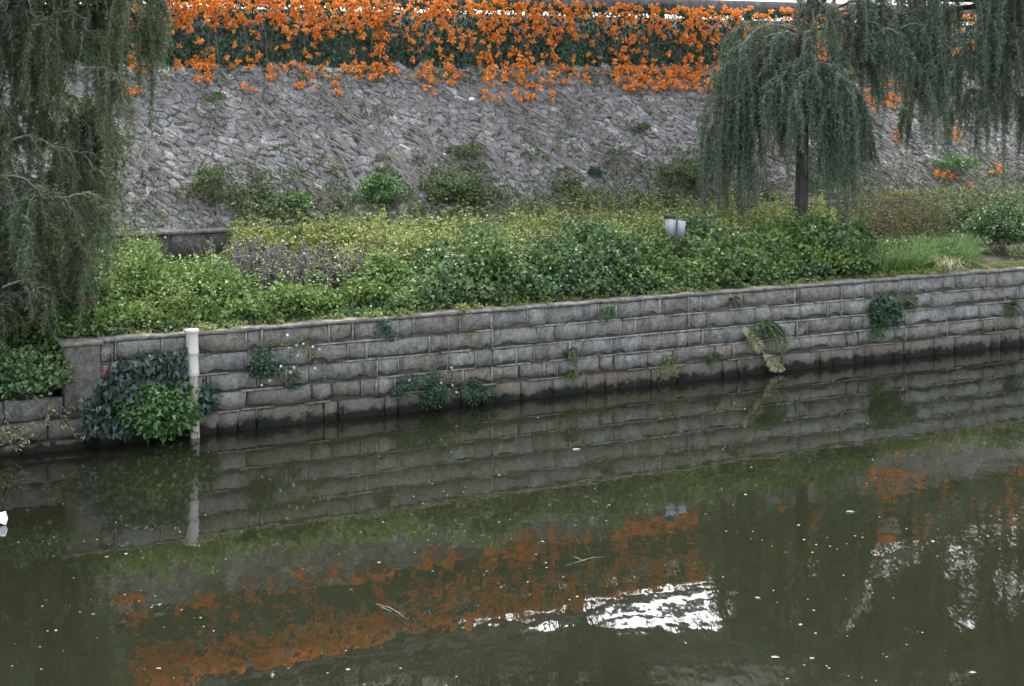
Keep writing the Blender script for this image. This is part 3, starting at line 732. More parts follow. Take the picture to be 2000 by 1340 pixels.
mb.make('stems', M['bark'], root)

def wall_bush(name, label, mt, px0, px1, py0, py1, depth, n_cl, per, ll, lw, rr=.12, cat='shrub', hang=0., white=0):
    root = empty(name, face((px0 + px1) / 2, py1), label, cat); L = Leaves()
    cx, cy, hx, hy = (px0 + px1) / 2, (py0 + py1) / 2, (px1 - px0) / 2, (py1 - py0) / 2
    pts = []; T = MB()
    while len(pts) < n_cl:
        x, y = random.uniform(-1, 1), random.uniform(-1, 1)
        if x * x + y * y < 1: pts.append((x, y))
    b0 = face(cx, cy + hy * .3, .0)
    for (x, y) in pts:
        dd = depth * math.sqrt(max(0, 1 - x * x - y * y)) * random.uniform(.4, 1)
        c = face(cx + x * hx, cy + y * hy, -.04 - dd); c[2] = max(c[2], .06)
        r = rr * random.uniform(.7, 1.3); clump(L, c, (r, r, r), per, ll, lw, hang=hang)
        if random.random() < .5: T.tube([b0, (b0 + c) / 2 + OUT * .05, c], [.008, .006, .003], 3, False)
    L.make('foliage', mt, root)
    if T.V: T.make('stems', M['twig'], root)
    if white:
        Lw = Leaves(); w = [face(cx + x * hx * 1.15, cy + y * hy * 1.1, -.08 - depth * .6) for x, y in [(random.uniform(-1, 1), random.uniform(-1, 1)) for _ in range(white)]]
        wflowers(Lw, np.array(w), .026); o = Lw.make('white_flowers', M['white_petal'], root); o['kind'] = 'stuff'
    return root
wall_bush('shrub', 'fresh green bush overhanging the water beside the foot of the pipe', M['fresh'], 228, 388, 755, 856, .5, 60, 60, .085, .06, .15)
wall_bush('shrub', 'dark green sprig behind the pipe on its right side', M['deep'], 388, 415, 745, 815, .15, 10, 40, .08, .055, .1)
wall_bush('wall_weed', 'dark weed with white flowers on the wall near the pipe', M['deep'], 485, 545, 690, 750, .2, 14, 45, .07, .03, .1, 'weed', white=5)
wall_bush('wall_weed', 'trailing pale green weed with white flowers below the coping near the pipe', M['yellow_weed'], 495, 620, 655, 740, .12, 16, 16, .055, .025, .09, 'weed', white=14)
wall_bush('wall_weed', 'small hanging dark weed right of the white flowered weeds', M['deep'], 562, 584, 725, 760, .08, 5, 30, .07, .025, .07, 'weed', hang=.6)
wall_bush('wall_weed', 'small dark weed rooted in the second course left of centre', M['deep'], 735, 770, 628, 668, .1, 8, 35, .055, .025, .07, 'weed')
wall_bush('shrub', 'scrubby dark bush at the waterline left of centre', M['deep'], 765, 885, 735, 800, .28, 24, 42, .065, .026, .11)
wall_bush('wall_weed', 'thin grey green sprigs above the scrubby waterline bush', M['dullbush'], 800, 905, 690, 770, .2, 12, 20, .05, .022, .1, 'weed', white=6)
wall_bush('shrub', 'low dark sprig at the waterline right of the scrubby bush', M['deep'], 890, 960, 745, 785, .2, 10, 50, .06, .03, .1)
wall_bush('wall_weed', 'thin grassy weed hanging below the coping left of the middle', M['yellow_weed'], 905, 935, 600, 680, .06, 10, 10, .08, .012, .06, 'weed', hang=.8)
wall_bush('shrub', 'dark green bush growing from the wall below the grass at right', M['deep'], 1705, 1755, 585, 640, .3, 22, 55, .07, .045, .11)
wall_bush('wall_weed', 'light green weed hanging under the dark wall bush at right', M['fresh'], 1702, 1728, 630, 665, .12, 8, 40, .06, .035, .07, 'weed')
wall_bush('wall_weed', 'dull round weed right of the dark wall bush', M['dullbush'], 1752, 1800, 575, 605, .14, 9, 40, .055, .035, .09, 'weed')
wall_bush('wall_weed', 'small tan green weed near the waterline right of centre', M['yellow_weed'], 1108, 1138, 728, 752, .08, 6, 25, .06, .02, .07, 'weed')
wall_bush('wall_weed', 'small dark weed low on the wall left of the large fern', M['brownweed'], 1375, 1410, 688, 710, .06, 6, 25, .05, .022, .06, 'weed')
wall_bush('wall_weed', 'olive weed at the waterline left of the large fern', M['yellow_weed'], 1280, 1330, 700, 735, .12, 9, 25, .06, .022, .08, 'weed')

def frond_mesh(length, arch, drop, width, segs=11):
    t_ = np.linspace(0, 1, segs)
    path = np.stack([np.zeros(segs), -length * (t_ * .85), length * (arch * np.sin(t_ * math.pi * .8) - drop * t_ ** 2)], -1)
    T = MB(); L = Leaves()
    tt = np.linspace(.1, 1, 22); p = np.stack([np.interp(tt, t_, path[:, k_]) for k_ in range(3)], -1)
    wd = width * np.sin(np.clip(tt * 1.02, 0, 1) * math.pi) ** .6 + .012
    for sgn in (-1, 1):
        D = np.stack([np.full(22, sgn * 1.0), np.full(22, -.45), np.full(22, -.1)], -1)
        L.add(p, D, np.tile([0, -.2, 1.], (22, 1)), wd, .028)
    return mesh_np('frond', np.concatenate(L.V), np.concatenate(L.T))
def fern(label, px, py, n_f, ln, mt, dead=0, spread=1.1, group=None):
    b0 = face(px, py, -.03); root = empty('fern', b0, label, 'fern', group)
    for k_ in range(n_f):
        me = frond_mesh(ln * random.uniform(.7, 1.15), random.uniform(.15, .55), random.uniform(.4, 1.2), ln * .17); me.materials.append(mt)
        link('frond', me, None, root, b0, (random.uniform(-.5, .5), 0, ROTZ + random.uniform(-spread, spread)))
    return root
fern('small fern high on the wall under the coping right of centre', 1185, 608, 8, .3, M['fresh'])
fern('small dark fern in the third course right of centre', 1108, 690, 9, .34, M['dullbush'])
f_ = fern('large fern with a pale withered frond hanging down to the water', 1490, 648, 16, .62, M['hedge'])
fb = face(1470, 650, -.12)
# withered hanging frond: long folded blade
pts = np.array([face(1452, 640, -.15), face(1475, 668, -.2), face(1492, 690, -.22), face(1508, 710, -.24), face(1530, 722, -.25)])
L = Leaves(); tt = np.concatenate([np.linspace(.0, .38, 60), np.linspace(.52, 1, 70)]); tt += rng.normal(0, .01, len(tt)); nt_ = len(tt); sg_ = np.where(np.arange(nt_) % 2, 1., -1.)[:, None]; pp = np.stack([np.interp(tt, np.linspace(0, 1, 5), pts[:, k_]) for k_ in range(3)], -1)
L.add(pp, np.array([.35, -.1, -.45]) + sg_ * np.array([.7, .2, .55]) + rng.normal(0, .18, (nt_, 3)), rng.normal(0, .3, (nt_, 3)) + OUT + [0, 0, .5], .05 + .10 * np.abs(np.sin(np.clip(tt, 0, 1) * 2 * math.pi)), .035)
o = L.make('frond', M['withered'], f_); o['label'] = 'pale withered frond'
mb = MB(); mb.tube(pts, .012, 5); mb.make('stem', M['withered'], f_)
fern('tufted fern on the wall near the right edge', 1968, 600, 10, .36, M['dullbush'])
fern('tiny fern low on the wall beside the waterline left of the large fern', 1392, 700, 5, .2, M['fresh'])
fern('small fern hanging in a joint below the coping beside the white flowers', 1432, 585, 5, .2, M['dullbush'])

# withered weeds on the stepped wall
for (px, py, lab) in ((95, 800, 'withered yellow weed sprawling over the stepped wall'), (15, 835, 'pale withered weeds at the waterline by the left edge'), (135, 812, 'withered stem trailing down the stepped wall beside the ivy')):
    b0 = face(px, py, -.1); root = empty('withered_weed', b0, lab, 'weed', 'withered weeds on the stepped wall'); L = Leaves(); T = MB()
    for k_ in range(11 if px < 50 else 6):
        a = b0 + np.array([random.gauss(0, .12), 0, random.gauss(0, .1)]); e = a + np.array([random.gauss(.05, .2), -.1, random.uniform(-.22, .12)])
        T.tube([a, (a + e) / 2 + [0, -.05, .06], e], .006, 3, False); n = 14; tq = rng.uniform(0, 1, n)[:, None]
        L.add(a + (e - a) * tq + rng.normal(0, .02, (n, 3)), rdir(n), rdir(n, .5), .075, .025)
    L.make('dry_leaves', M['withered'], root); T.make('stems', M['stalk'], root)

# ------------------------------------------------------------------ dry vine runners over the slope
mb = MB()
for k_ in range(1000):
    s = random.uniform(-8, 24); u = random.uniform(.7, SLL); ln = random.uniform(.4, 1.7); ang = random.gauss(-1.0, .28) if random.random() < .8 else random.uniform(-2.6, -.3)
    m_ = 7; tt = np.linspace(0, 1, m_); wob = np.cumsum(rng.normal(0, .25, m_)) * .12
    x = s + np.cumsum(np.cos(ang + wob)) * ln / m_; y = u + np.cumsum(np.sin(ang + wob)) * ln / m_
    ok = (y > .02) & (y < SLL)
    if ok.sum() < 3: continue
    mb.tube(slope(x[ok], y[ok], .075 + .03 * np.sin(tt[ok] * 3)), np.linspace(.016, .006, ok.sum()) * random.uniform(.5, 1.35), 4, False)
props(mb.make('dry_vines', M['twig']), 'bare dry vine stems trailing down over the stone slope', 'vines', kind='stuff')
L = Leaves(); k_ = 0
n = 24000; s = rng.uniform(-8, 26, n); u = rng.uniform(0, SLL, n); dens = .30 + .75 * sm(2.6, 3.9, u) + .45 * sm(.9, .2, u)
keep = rng.uniform(0, 1.1, n) < dens * (.55 + .6 * n1(s * 1.1 + u, 9)); s, u = s[keep], u[keep]
L.add(slope(s, u, .06), rdir(len(s), -.3), rdir(len(s), .4) + [0, -.5, .5], .06, .022)
props(L.make('leaf_litter', M['dry']), 'dead leaves and stalks caught on the stone slope', 'litter', kind='stuff')
L = Leaves(); n = 40000; s = rng.uniform(-8, 26, n); u = rng.uniform(-.05, SLL, n); dens = .12 + 1.2 * sm(1.6, .3, u) * sm(-5.5, -1, s) + .6 * sm(3.5, 4.1, u) + .35 * sm(.2, .6, n1(s * .9, 4) * n1(u * 1.7, 2) + .2)
keep = rng.uniform(0, 1.1, n) < dens * (.6 + .7 * n1(s * .8 + u * .6, 3)); s, u = s[keep], u[keep]
L.add(slope(s, u, rng.uniform(.05, .2, len(s))), rdir(len(s), -.2), rdir(len(s), .4) + [0, -.5, .8], .085, .045)
props(L.make('creeper', M['dullbush']), 'green creeper scattered over the foot and head of the slope', 'creeper', kind='stuff')

L = Leaves()
for k_ in range(230):
    px = random.uniform(380, 1620); u = abs(random.gauss(0, .75)) + .02
    if u > 3.2: continue
    t_ = u / SLL; s = float(s_of(px, SLB + t_ * (SLT - SLB)))
    if n1(s, 21, 1.1) + .5 * n1(u, 3, 2) < -.12 or (px < 520 and u < .2): continue
    rr = random.uniform(.10, .26); clump(L, slope(s, u, .05) + [0, 0, rr * .5], (rr, rr, rr * .8), 46, .085, .048)
props(L.make('slope_weeds', M['dullbush']), 'straggling dull green weeds spreading up the foot of the stone slope', 'weeds', kind='stuff')
L = Leaves(); T = MB()
for k_ in range(110):                          # bare twiggy scrub on the upper slope and behind the weeds
    px = random.uniform(230, 1620); u = random.uniform(.2, 3.9); t_ = u / SLL; s = float(s_of(px, SLB + t_ * (SLT - SLB))); b0 = slope(s, u, .02)
    for _ in range(random.randint(3, 6)):
        e = b0 + np.array([random.gauss(.05, .22), -abs(random.gauss(.1, .1)), random.uniform(.05, .38)]); T.tube([b0, (b0 + e) / 2 + rng.normal(0, .03, 3), e], [.009, .007, .003], 3, False)
        n = 7; tq = rng.uniform(.4, 1, n)[:, None]; L.add(b0 + (e - b0) * tq, rdir(n), rdir(n, .5), .06, .022)
o = L.make('dry_scrub', M['brownweed']); props(o, 'thin brown twiggy scrub scattered over the stone slope', 'scrub', kind='stuff')
o2 = T.make('stems', M['twig'], o); o2['kind'] = 'stuff'

# ------------------------------------------------------------------ orange flowering vine
vine = empty('flowering_vine', W(4, 8.5, 5.5), 'long curtain of dark green vine covered in orange flowers along the top', 'flowering vine')
L = Leaves(); n = 40000
s = rng.uniform(-11, 29, n); z = rng.uniform(5.34, 7.36, n)
top = 7.02 + .22 * (1 - sm(0, 3.5, s)) + .11 * n1(s, 6, .9) + .05 * n1(s, 2, 4); lowb = 5.52 + .16 * n1(s, 3, 1.4) - .12 * sm(-2, 8, s)
keep = (z < top) & (z > lowb); s, z = s[keep], z[keep]
bulge = .13 * n1(s * 1.3 + z * .6, 1) + .10 * n1(s * 3.1 - z * 2.2, 7) + .25 * np.clip((z - 6.3) / .6, 0, 1) * .5
nn_ = 8.62 - bulge + rng.uniform(-.09, .28, len(s)) - .3 * sm(5.75, 5.4, z)
nl = len(s)
D = np.stack([rng.normal(0, .5, nl), rng.normal(0, .4, nl), np.full(nl, -.75)], -1) + OUT * .35
L.add(W(s, nn_, z), D, OUT + rng.normal(0, .42, (nl, 3)) + [0, 0, .45], rng.uniform(.07, .115, nl), rng.uniform(.05, .075, nl))
n = 8500; s = rng.uniform(-11, 29, n); nn_ = rng.uniform(8.45, 9.1, n); z = 6.99 + .22 * (1 - sm(0, 3.5, s)) + .11 * n1(s, 6, .9) + rng.uniform(-.1, .14, n)
L.add(W(s, nn_, z), rdir(n, .3), rdir(n, 1.2), .08, .05)
L.make('foliage', M['deep'], vine)
def cluster_mesh(seed, r, n):
    r_ = np.random.default_rng(seed); L = Leaves(); d = unit(r_.normal(size=(n, 3)) + [0, -.55, -.05]); p = d * r_.uniform(0, .35, n)[:, None] * r + r_.normal(0, .018, (n, 3))
    L.add(p, d + r_.normal(0, .15, (n, 3)) + [0, 0, -.25], r_.normal(0, .5, (n, 3)) + [0, -.6, .8], r * r_.uniform(.7, 1.15, n), r * .62, fold=.2, curl=.3)
    return mesh_np('flower_cluster', np.concatenate(L.V), np.concatenate(L.T))
cm = [cluster_mesh(k_, .08, 18) for k_ in range(6)]
for me in cm: me.materials.append(M['orange'])
spots = []
def put(px, py, sc=1.0): spots.append((px, py, sc))
while len(spots) < 2500:
    px, py = random.uniform(255, 2080), random.uniform(-24, 210)
    st = float(n1(px / 34.0, 5)) ; st2 = float(n1(px / 95.0, 9))
    topl = 1.0 if py < 40 else max(0, 1 - (py - 40) / 45.0)
    if px < 640:
        d = .95 * max(0, 1 - max(0, py - 30 - 25 * st2) / 40) + (.34 if 50 < py < 140 and st > .16 else .05 if py < 140 else 0) + (.10 if 120 < py < 185 else 0) * (st > .1)
        if py > 60 and px < 380: d *= .35
    else:
        d = .66 * topl * (.75 + .5 * st2) + (.58 if st > .16 else .12) * (1 if py < 160 else .0)
        if 165 < py < 205 and 820 < px < 1110 and st > .15: d += .35
        if 130 < py < 182 and 1190 < px < 1420: d += .75
        if 130 < py < 168 and 640 < px < 1190: d += .25 * (st > 0)
        if px > 1700: d *= .55 if py < 200 else .2
    if random.random() < d * .62: put(px, py, random.uniform(.5, 1.15))
for (px, py, k_, sx_, sy_) in ((402, 132, 26, 10, 20), (268, 128, 14, 14, 14), (248, 185, 16, 20, 7), (1742, 190, 30, 28, 13), (1748, 268, 7, 7, 10), (1870, 270, 4, 7, 8), (1835, 345, 7, 12, 5), (1945, 335, 4, 9, 6),
                               (1040, 150, 26, 12, 30), (660, 180, 4, 6, 8), (595, 178, 4, 6, 6), (1760, 110, 16, 12, 40), (1890, 368, 3, 5, 3), (530, 160, 8, 8, 12)):
    for _ in range(k_): put(random.gauss(px, sx_), random.gauss(py, sy_), random.uniform(.7, 1.1))
placed = []
for (px, py, sc_) in spots:
    s, z = at_n(px, py, 8.42); s, z = float(s), float(z)
    bulge = float(.13 * n1(s * 1.3 + z * .6, 1) + .10 * n1(s * 3.1 - z * 2.2, 7) + .25 * np.clip((z - 6.3) / .6, 0, 1) * .5)
    if z > 5.6:
        if z > 7.14 + (.22 if s < 2 else 0): continue
        p = W(s, 8.50 - bulge - random.uniform(0, .07), z)
    else:
        p = on_slope(px, py); p = p + np.array([0, -.10, .10])
    placed.append((p, sc_, px))
random.shuffle(placed)
vis = [k_ for k_, a in enumerate(placed) if 300 < a[2] < 1420]; vis = sorted(vis, key=lambda k_: -placed[k_][1])[:300]; vs = set(vis)
mb = MB()
cv = [(np.array([list(v.co) for v in me.vertices]), np.array([tuple(p.vertices) for p in me.polygons])) for me in cm]
for k_, (p, sc_, px) in enumerate(placed):
    rz = ROTZ + random.uniform(-.7, .7)
    if k_ in vs:
        o = link('flower_cluster', cm[k_ % 6], None, vine, p, (random.uniform(-.4, .4), random.uniform(-3, 3), rz)); o.scale = (sc_,) * 3
    else:
        V, T_ = cv[k_ % 6]; m3 = np.array(Matrix.Rotation(rz, 3, 'Z') @ Matrix.Rotation(random.uniform(-3, 3), 3, 'Y')); mb.add(V * sc_ @ m3.T + p, None, T_)
o = mb.make('flower_clusters', M['orange'], vine); o['kind'] = 'stuff'
mb = MB()
for k_ in range(50):
    s = random.uniform(-9, 19); z0 = random.uniform(6.0, 6.7); z1 = random.uniform(5.2, 5.7)
    mb.tube([W(s, 8.55, z0), W(s + random.gauss(0, .1), 8.42, (z0 + z1) / 2), W(s + random.gauss(0, .15), 8.38, z1)], .008, 3, False)
o = mb.make('hanging_stems', M['twig'], vine); o['kind'] = 'stuff'

# ------------------------------------------------------------------ weeping trees
class Weeper:
    def __init__(s): s.L, s.Tw = Leaves(), MB()
    def strand(s, p0, o, reach, drop, dens=210, ll=.085, lw=.0135, rise=.1, tw=.006):
        m_ = 9; t_ = np.linspace(0, 1, m_)
        hz = reach * np.sin(np.minimum(1, t_ * 1.6) * math.pi / 2)
        sway = np.cumsum(rng.normal(0, .024, (m_, 2)), 0)
        pts = np.stack([p0[0] + o[0] * hz + sway[:, 0], p0[1] + o[1] * hz + sway[:, 1], p0[2] + rise * np.sin(np.minimum(1, t_ * 2.2) * math.pi) - drop * t_ ** 1.6], -1)
        s.Tw.tube(pts, np.linspace(tw * 2.2, tw * .6, m_), 3, False)
        ln = np.sum(np.linalg.norm(np.diff(pts, axis=0), axis=1)); n = max(8, int(dens * ln))
        q = np.sort(rng.uniform(.12, 1.0, n)); p = np.stack([np.interp(q, t_, pts[:, k_]) for k_ in range(3)], -1)
        tan = np.gradient(pts, axis=0); tn = unit(np.stack([np.interp(q, t_, tan[:, k_]) for k_ in range(3)], -1))
        D = tn * .7 + rng.normal(0, 1, (n, 3)) * [.85, .85, .5] + [0, 0, -.12]
        s.L.add(p + rng.normal(0, .016, (n, 3)), D, rdir(n), ll * rng.uniform(.6, 1.25, n), lw * rng.uniform(.8, 1.3, n), fold=.1, curl=.1)
def spike_mesh():
    L = Leaves(); n = 70; a = rng.uniform(0, 2 * math.pi, n); z = rng.uniform(-.06, .06, n)
    d = np.stack([np.cos(a), np.sin(a), rng.normal(0, .25, n)], -1); L.add(np.stack([0 * z, 0 * z, z], -1), d, rdir(n), .035, .008)
    return mesh_np('flower_spike', np.concatenate(L.V), np.concatenate(L.T))
spm = spike_mesh(); spm.materials.append(M['red'])
def limb(mb, pts, r0, r1, k=7):
    pts = np.array(pts, float); m_ = 10; t0 = np.linspace(0, 1, len(pts)); t_ = np.linspace(0, 1, m_)
    p = np.stack([np.interp(t_, t0, pts[:, i]) for i in range(3)], -1); p[1:-1] = (p[:-2] + p[1:-1] * 2 + p[2:]) / 4 + rng.normal(0, .012, (m_ - 2, 3))
    mb.tube(p, np.linspace(r0, r1, m_), k)
def weeping_tree(label, base, trunk, branches, leafm, spikes, trunk_r=.19):
    """branches: (start, end, number of twigs, shortest and longest droop); twigs hang along each arching branch"""
    root = empty('weeping_tree', base, label, 'tree'); w = Weeper(); tb = MB(); lb = MB()
    limb(tb, [base] + trunk, trunk_r, trunk_r * .5, 12)
    tb.make('trunk', M['bark'], root)
    for (a, e, n, d0, d1) in branches:
        a, e = np.asarray(a, float), np.asarray(e, float)
        if a[2] > trunk[1][2]:
            j = min(trunk, key=lambda q_: abs(q_[2] - (a[2] - .6)))
            limb(lb, [j, (np.array(j) + a) / 2 + [0, 0, .3], a], trunk_r * .26, .02, 6)
        t_ = np.linspace(0, 1, 10)[:, None]; ln = np.linalg.norm((e - a)[:2]) + .2
        arc = a + (e - a) * np.concatenate([t_, t_, t_ ** 1.9], 1) + np.concatenate([rng.normal(0, .02, (10, 2)), .16 * ln * np.sin(t_ * math.pi)], 1)
        w.Tw.tube(arc, np.linspace(.02, .007, 10), 5, False)
        o = unit((e - a)[:2]); ragged = random.uniform(.7, 1.12)
        for k_ in range(int(n * 1.3)):
            q_ = random.random() ** .75; p0 = np.array([np.interp(q_, t_[:, 0], arc[:, c]) for c in range(3)]) + [0, random.gauss(0, .05), 0]
            ang = math.atan2(o[1], o[0]) + random.gauss(0, .9); hang = random.uniform(d0, d1) * ragged * (random.uniform(.3, 1) if random.random() < .45 else random.uniform(.9, 1.2))
            w.strand(p0, (math.cos(ang), math.sin(ang)), random.uniform(.05, .32), hang, rise=random.uniform(.0, .07), dens=random.uniform(120, 230))
    w.L.make('crown', leafm, root); w.Tw.make('twigs', M['palebranch'], root)
    if lb.V: lb.make('limbs', M['bark'], root)
    for (px, py, Y) in spikes: link('flower_spike', spm, None, root, P(px, py, Y), (random.gauss(0, .2), random.gauss(0, .2), 0))
    return root

# left tree: a tall curtain hanging by the wall end
br = []
for k_ in range(132):
    Y = random.uniform(20.5, 22.6)
    py = random.uniform(-330, 590); edge = float(np.interp(py, [-330, 0, 60, 150, 250, 420, 600, 690], [340, 300, 265, 205, 205, 190, 150, 130]))
    px = random.uniform(-160, edge - 15); dx = random.gauss(25, 55); px1 = min(px + dx, edge + random.uniform(-20, 22)); yb = float(np.interp(px1, [-150, 0, 100, 165, 235, 330], [700, 685, 690, 660, 430, 150]))
    drop = min(yb - py - 30, random.uniform(90, 260)) / F * Y
    if drop < .25: continue
    br.append((P(px, py, Y), P(px1, py + random.uniform(10, 70), Y + random.gauss(0, .25)), 12, drop * .45, drop))
bl = W(s_of(-90, 1.4), 1.4, 1.2)
weeping_tree('tall weeping tree hanging a long curtain of narrow leaves at the left edge', bl, [bl + [.05, 0, 2.5], bl + [-.1, .1, 5], bl + [0, .1, 8]], br, M['willow'],
             [(178, 590, 21.0), (66, 715, 20.8), (201, 722, 20.3), (258, 52, 21), (272, 40, 21.2), (10, 500, 21)], trunk_r=.2)

# right tree with the dark trunk
b2 = W(s_of(1567, 2.3), 2.3, 1.6); Yt = float(b2[1])
br = []
for (x0, y0, x1, y1, dy, dz, n, d0, d1) in (
        (1560, 62, 1402, 150, -.3, -.5, 26, 120, 330), (1555, 55, 1440, 100, .2, .3, 26, 150, 360), (1550, 80, 1478, 125, -.1, -.2, 20, 130, 290), (1540, 105, 1384, 225, .3, .2, 22, 120, 245),
        (1545, 60, 1420, 70, .5, .7, 18, 90, 260), (1530, 130, 1450, 215, -.3, -.5, 16, 120, 240), (1450, 215, 1408, 290, .1, 0, 12, 100, 180), (1490, 180, 1462, 260, .3, .3, 12, 120, 215), (1556, 72, 1500, 90, -.6, -.8, 8, 40, 110),
        (1592, 128, 1503, 195, -.6, -1.0, 22, 50, 150), (1592, 126, 1692, 240, -.6, -.7, 26, 70, 215), (1590, 130, 1655, 178, -.7, -1.1, 22, 110, 270), (1588, 136, 1558, 195, -.8, -1.2, 18, 60, 190),
        (1596, 140, 1628, 205, -.6, -1.1, 20, 110, 250), (1600, 150, 1700, 300, -.2, .0, 16, 60, 150), (1580, 190, 1612, 245, -.3, -.4, 14, 100, 200), (1570, 205, 1532, 265, -.2, -.3, 12, 50, 130), (1620, 215, 1660, 280, -.3, -.2, 14, 80, 180),
        (1640, -45, 1745, 60, .2, .2, 22, 50, 165), (1630, -30, 1560, 25, .1, -.2, 18, 30, 120), (1650, -20, 1705, 65, -.1, -.3, 18, 50, 150), (1620, -60, 1592, 15, .3, .4, 14, 40, 120), (1640, 35, 1722, 115, .1, .2, 18, 50, 160), (1610, 20, 1660, 70, .2, .1, 14, 40, 110),
        (1590, 55, 1580, 125, -.7, -.9, 14, 40, 110), (1605, 10, 1625, 90, -.6, -.7, 14, 40, 120), (1470, 190, 1398, 255, -.1, -.1, 14, 140, 235), (1500, 150, 1452, 200, .2, .2, 10, 150, 265),
        (1650, 185, 1690, 262, -.2, -.2, 16, 110, 205), (1605, 175, 1648, 240, .3, .3, 14, 120, 215), (1720, 60, 1790, 150, -.2, -.1, 16, 40, 140), (1745, 20, 1700, 120, .3, .4, 14, 60, 150),
        (1600, 40, 1545, 75, .3, .3, 12, 30, 80), (1660, 90, 1712, 170, .3, .4, 14, 60, 150), (1690, -90, 1770, 0, .3, .5, 16, 40, 140), (1580, -110, 1500, -40, .3, .4, 14, 20, 70)):
    br.append((P(x0, y0, Yt + dy), P(x1, y1, Yt + dz), n, d0 / F * Yt, d1 / F * Yt))
weeping_tree('weeping tree with dark trunk and arching branch tips behind the hedge', b2, [b2 + [-.03, 0, 1.5], b2 + [.05, .05, 3.2], b2 + [.25, .1, 5.0], b2 + [.5, .2, 7.0]], br, M['willow_blue'],
             [(1392, 275, Yt - .6), (1670, 255, Yt - .9), (1377, 352, Yt - .3), (1578, 38, Yt - .5)], trunk_r=.155)
# far right tree, only its hanging crown in the frame
b3 = W(s_of(2080, 1.6), 1.6, 1.6); Y3 = float(b3[1]) - 1.5
br = []
for k_ in range(88):
    px = random.uniform(1735, 2100); py = random.uniform(-260, 200); px1 = px + random.gauss(0, 50); py1 = py + random.uniform(10, 80)
    yb = float(np.interp(px1, [1700, 1725, 1760, 1800, 1850, 1900, 1960, 2000, 2090], [150, 220, 260, 330, 360, 330, 400, 450, 460])) + random.uniform(-50, 40)
    Y = Y3 + random.uniform(-.8, 1.4); drop = min(yb - py1, random.uniform(90, 250)) / F * Y
    if drop < .3: continue
    br.append((P(px, py, Y), P(px1, py1, Y + random.gauss(0, .3)), 11, drop * .4, drop))
weeping_tree('weeping tree at the right edge with its crown hanging over orange flowers', b3, [b3 + [0, 0, 2.5], b3 + [-.2, 0, 5], b3 + [-.5, -.2, 7.5]], br, M['willow_blue'], [(1895, 90, Y3)], trunk_r=.22)
# drooping strands right edge of middle height
# ------------------------------------------------------------------ trees and elevated road behind the railing
def broad_tree(label, base, h, r, n_cl, trunk_r=.2, crown_lo=.35, lean=(0, 0), group='trees behind the railing', branches=6, lift=.3, low=0):
    Lb2 = MB()
    base = np.asarray(base, float); root = empty('street_tree', base, label, 'tree', group); T = MB(); Lb = MB(); L = Leaves()
    fork = base + [lean[0], lean[1], h * crown_lo]
    limb(T, [base - [0, 0, .2], base + [lean[0] * .4, 0, h * crown_lo * .5], fork], trunk_r, trunk_r * .8, 10); T.make('trunk', M['greybark'], root)
    for k_ in range(branches):
        a = k_ * 2 * math.pi / branches + random.uniform(-.3, .3); e = fork + [math.cos(a) * r * .7, math.sin(a) * r * .7, h * random.uniform(.25, .5)]
        limb(Lb, [fork - [0, 0, .3], fork + (e - fork) * .4 + [math.cos(a) * .3, math.sin(a) * .3, .1], e], trunk_r * .42, .03, 6)
    Lb.make('limbs', M['greybark'], root)
    cz = base[2] + h * (crown_lo + 1) / 2 + lift
    for k_ in range(n_cl):
        d = rdir(1)[0]; q_ = random.random() ** .45; c = np.array([fork[0], fork[1], cz]) + d * q_ * [r, r, h * (1 - crown_lo) * .5]
        rr = random.uniform(.35, .75); clump(L, c, (rr, rr, rr * .7), 130, .16, .09)
    for k_ in range(low):                      # loose lower sprays on thin shoots, added to break up the reflected sky
        a = random.uniform(0, 2 * math.pi); q_ = random.uniform(.25, 1) * r * 1.05; c = np.array([fork[0] + math.cos(a) * q_, fork[1] + math.sin(a) * q_, base[2] + random.uniform(1.1, 2.6)])
        limb(Lb2, [fork + [0, 0, random.uniform(.2, 1.2)], (fork + c) / 2 + [0, 0, 1.0], c], .035, .012, 5); clump(L, c, (.28, .28, .24), 40, .14, .08)
    if low: Lb2.make('shoots', M['greybark'], root)
    L.make('crown', M['crown'], root); return root
t0 = W(s_of(1122, 9.7), 9.7, 6.2)
broad_tree('grey trunked street tree standing behind the rail in the middle', t0, 7.5, 3.9, 230, .22, .24, branches=7, lift=1.0, low=26)
for (px, n_, h, r, cl, lo, lab) in ((-60, 13, 9, 3.2, 110, .12, 'leafy tree behind the railing at the far left'), (300, 14, 8, 3.0, 110, .08, 'rounded leafy tree behind the railing left of the flowering curtain'),
                                   (620, 15, 8.5, 2.6, 100, .1, 'leafy tree behind the railing left of the grey trunk'), (800, 20, 8.5, 2.0, 60, .25, 'slim leafy tree further back left of the grey trunk'),
                                   (1590, 15, 9, 2.6, 100, .10, 'leafy tree behind the railing right of the grey trunk'), (1800, 18, 9, 2.3, 80, .28, 'airy tree behind the railing at right'), (2060, 15, 9, 3.0, 100, .12, 'leafy tree behind the railing at the right edge')):
    broad_tree(lab, W(s_of(px, n_), n_, 6.2), h, r, cl, .18, lo)
er = empty('elevated_road', (4, 62, 6.2), 'pale concrete elevated road on round piers far behind the railing', 'bridge')
def abox(x0, x1, y0, y1, z0, z1):
    mb = MB(); c = np.array([(a, b_, c_) for a in (x0, x1) for b_ in (y0, y1) for c_ in (z0, z1)], float)
    mb.add(c, [(0, 1, 3, 2), (4, 6, 7, 5), (0, 4, 5, 1), (2, 3, 7, 6), (0, 2, 6, 4), (1, 5, 7, 3)]); return mb
abox(-60, 90, 60, 63, 18.75, 19.7).make('deck', M['conc'], er)
abox(-60, 90, 59.7, 59.99, 19.2, 19.5).make('fascia', M['conc'], er)
abox(-60, 90, 59.75, 59.95, 19.505, 19.95).make('parapet', M['palepaint'], er)
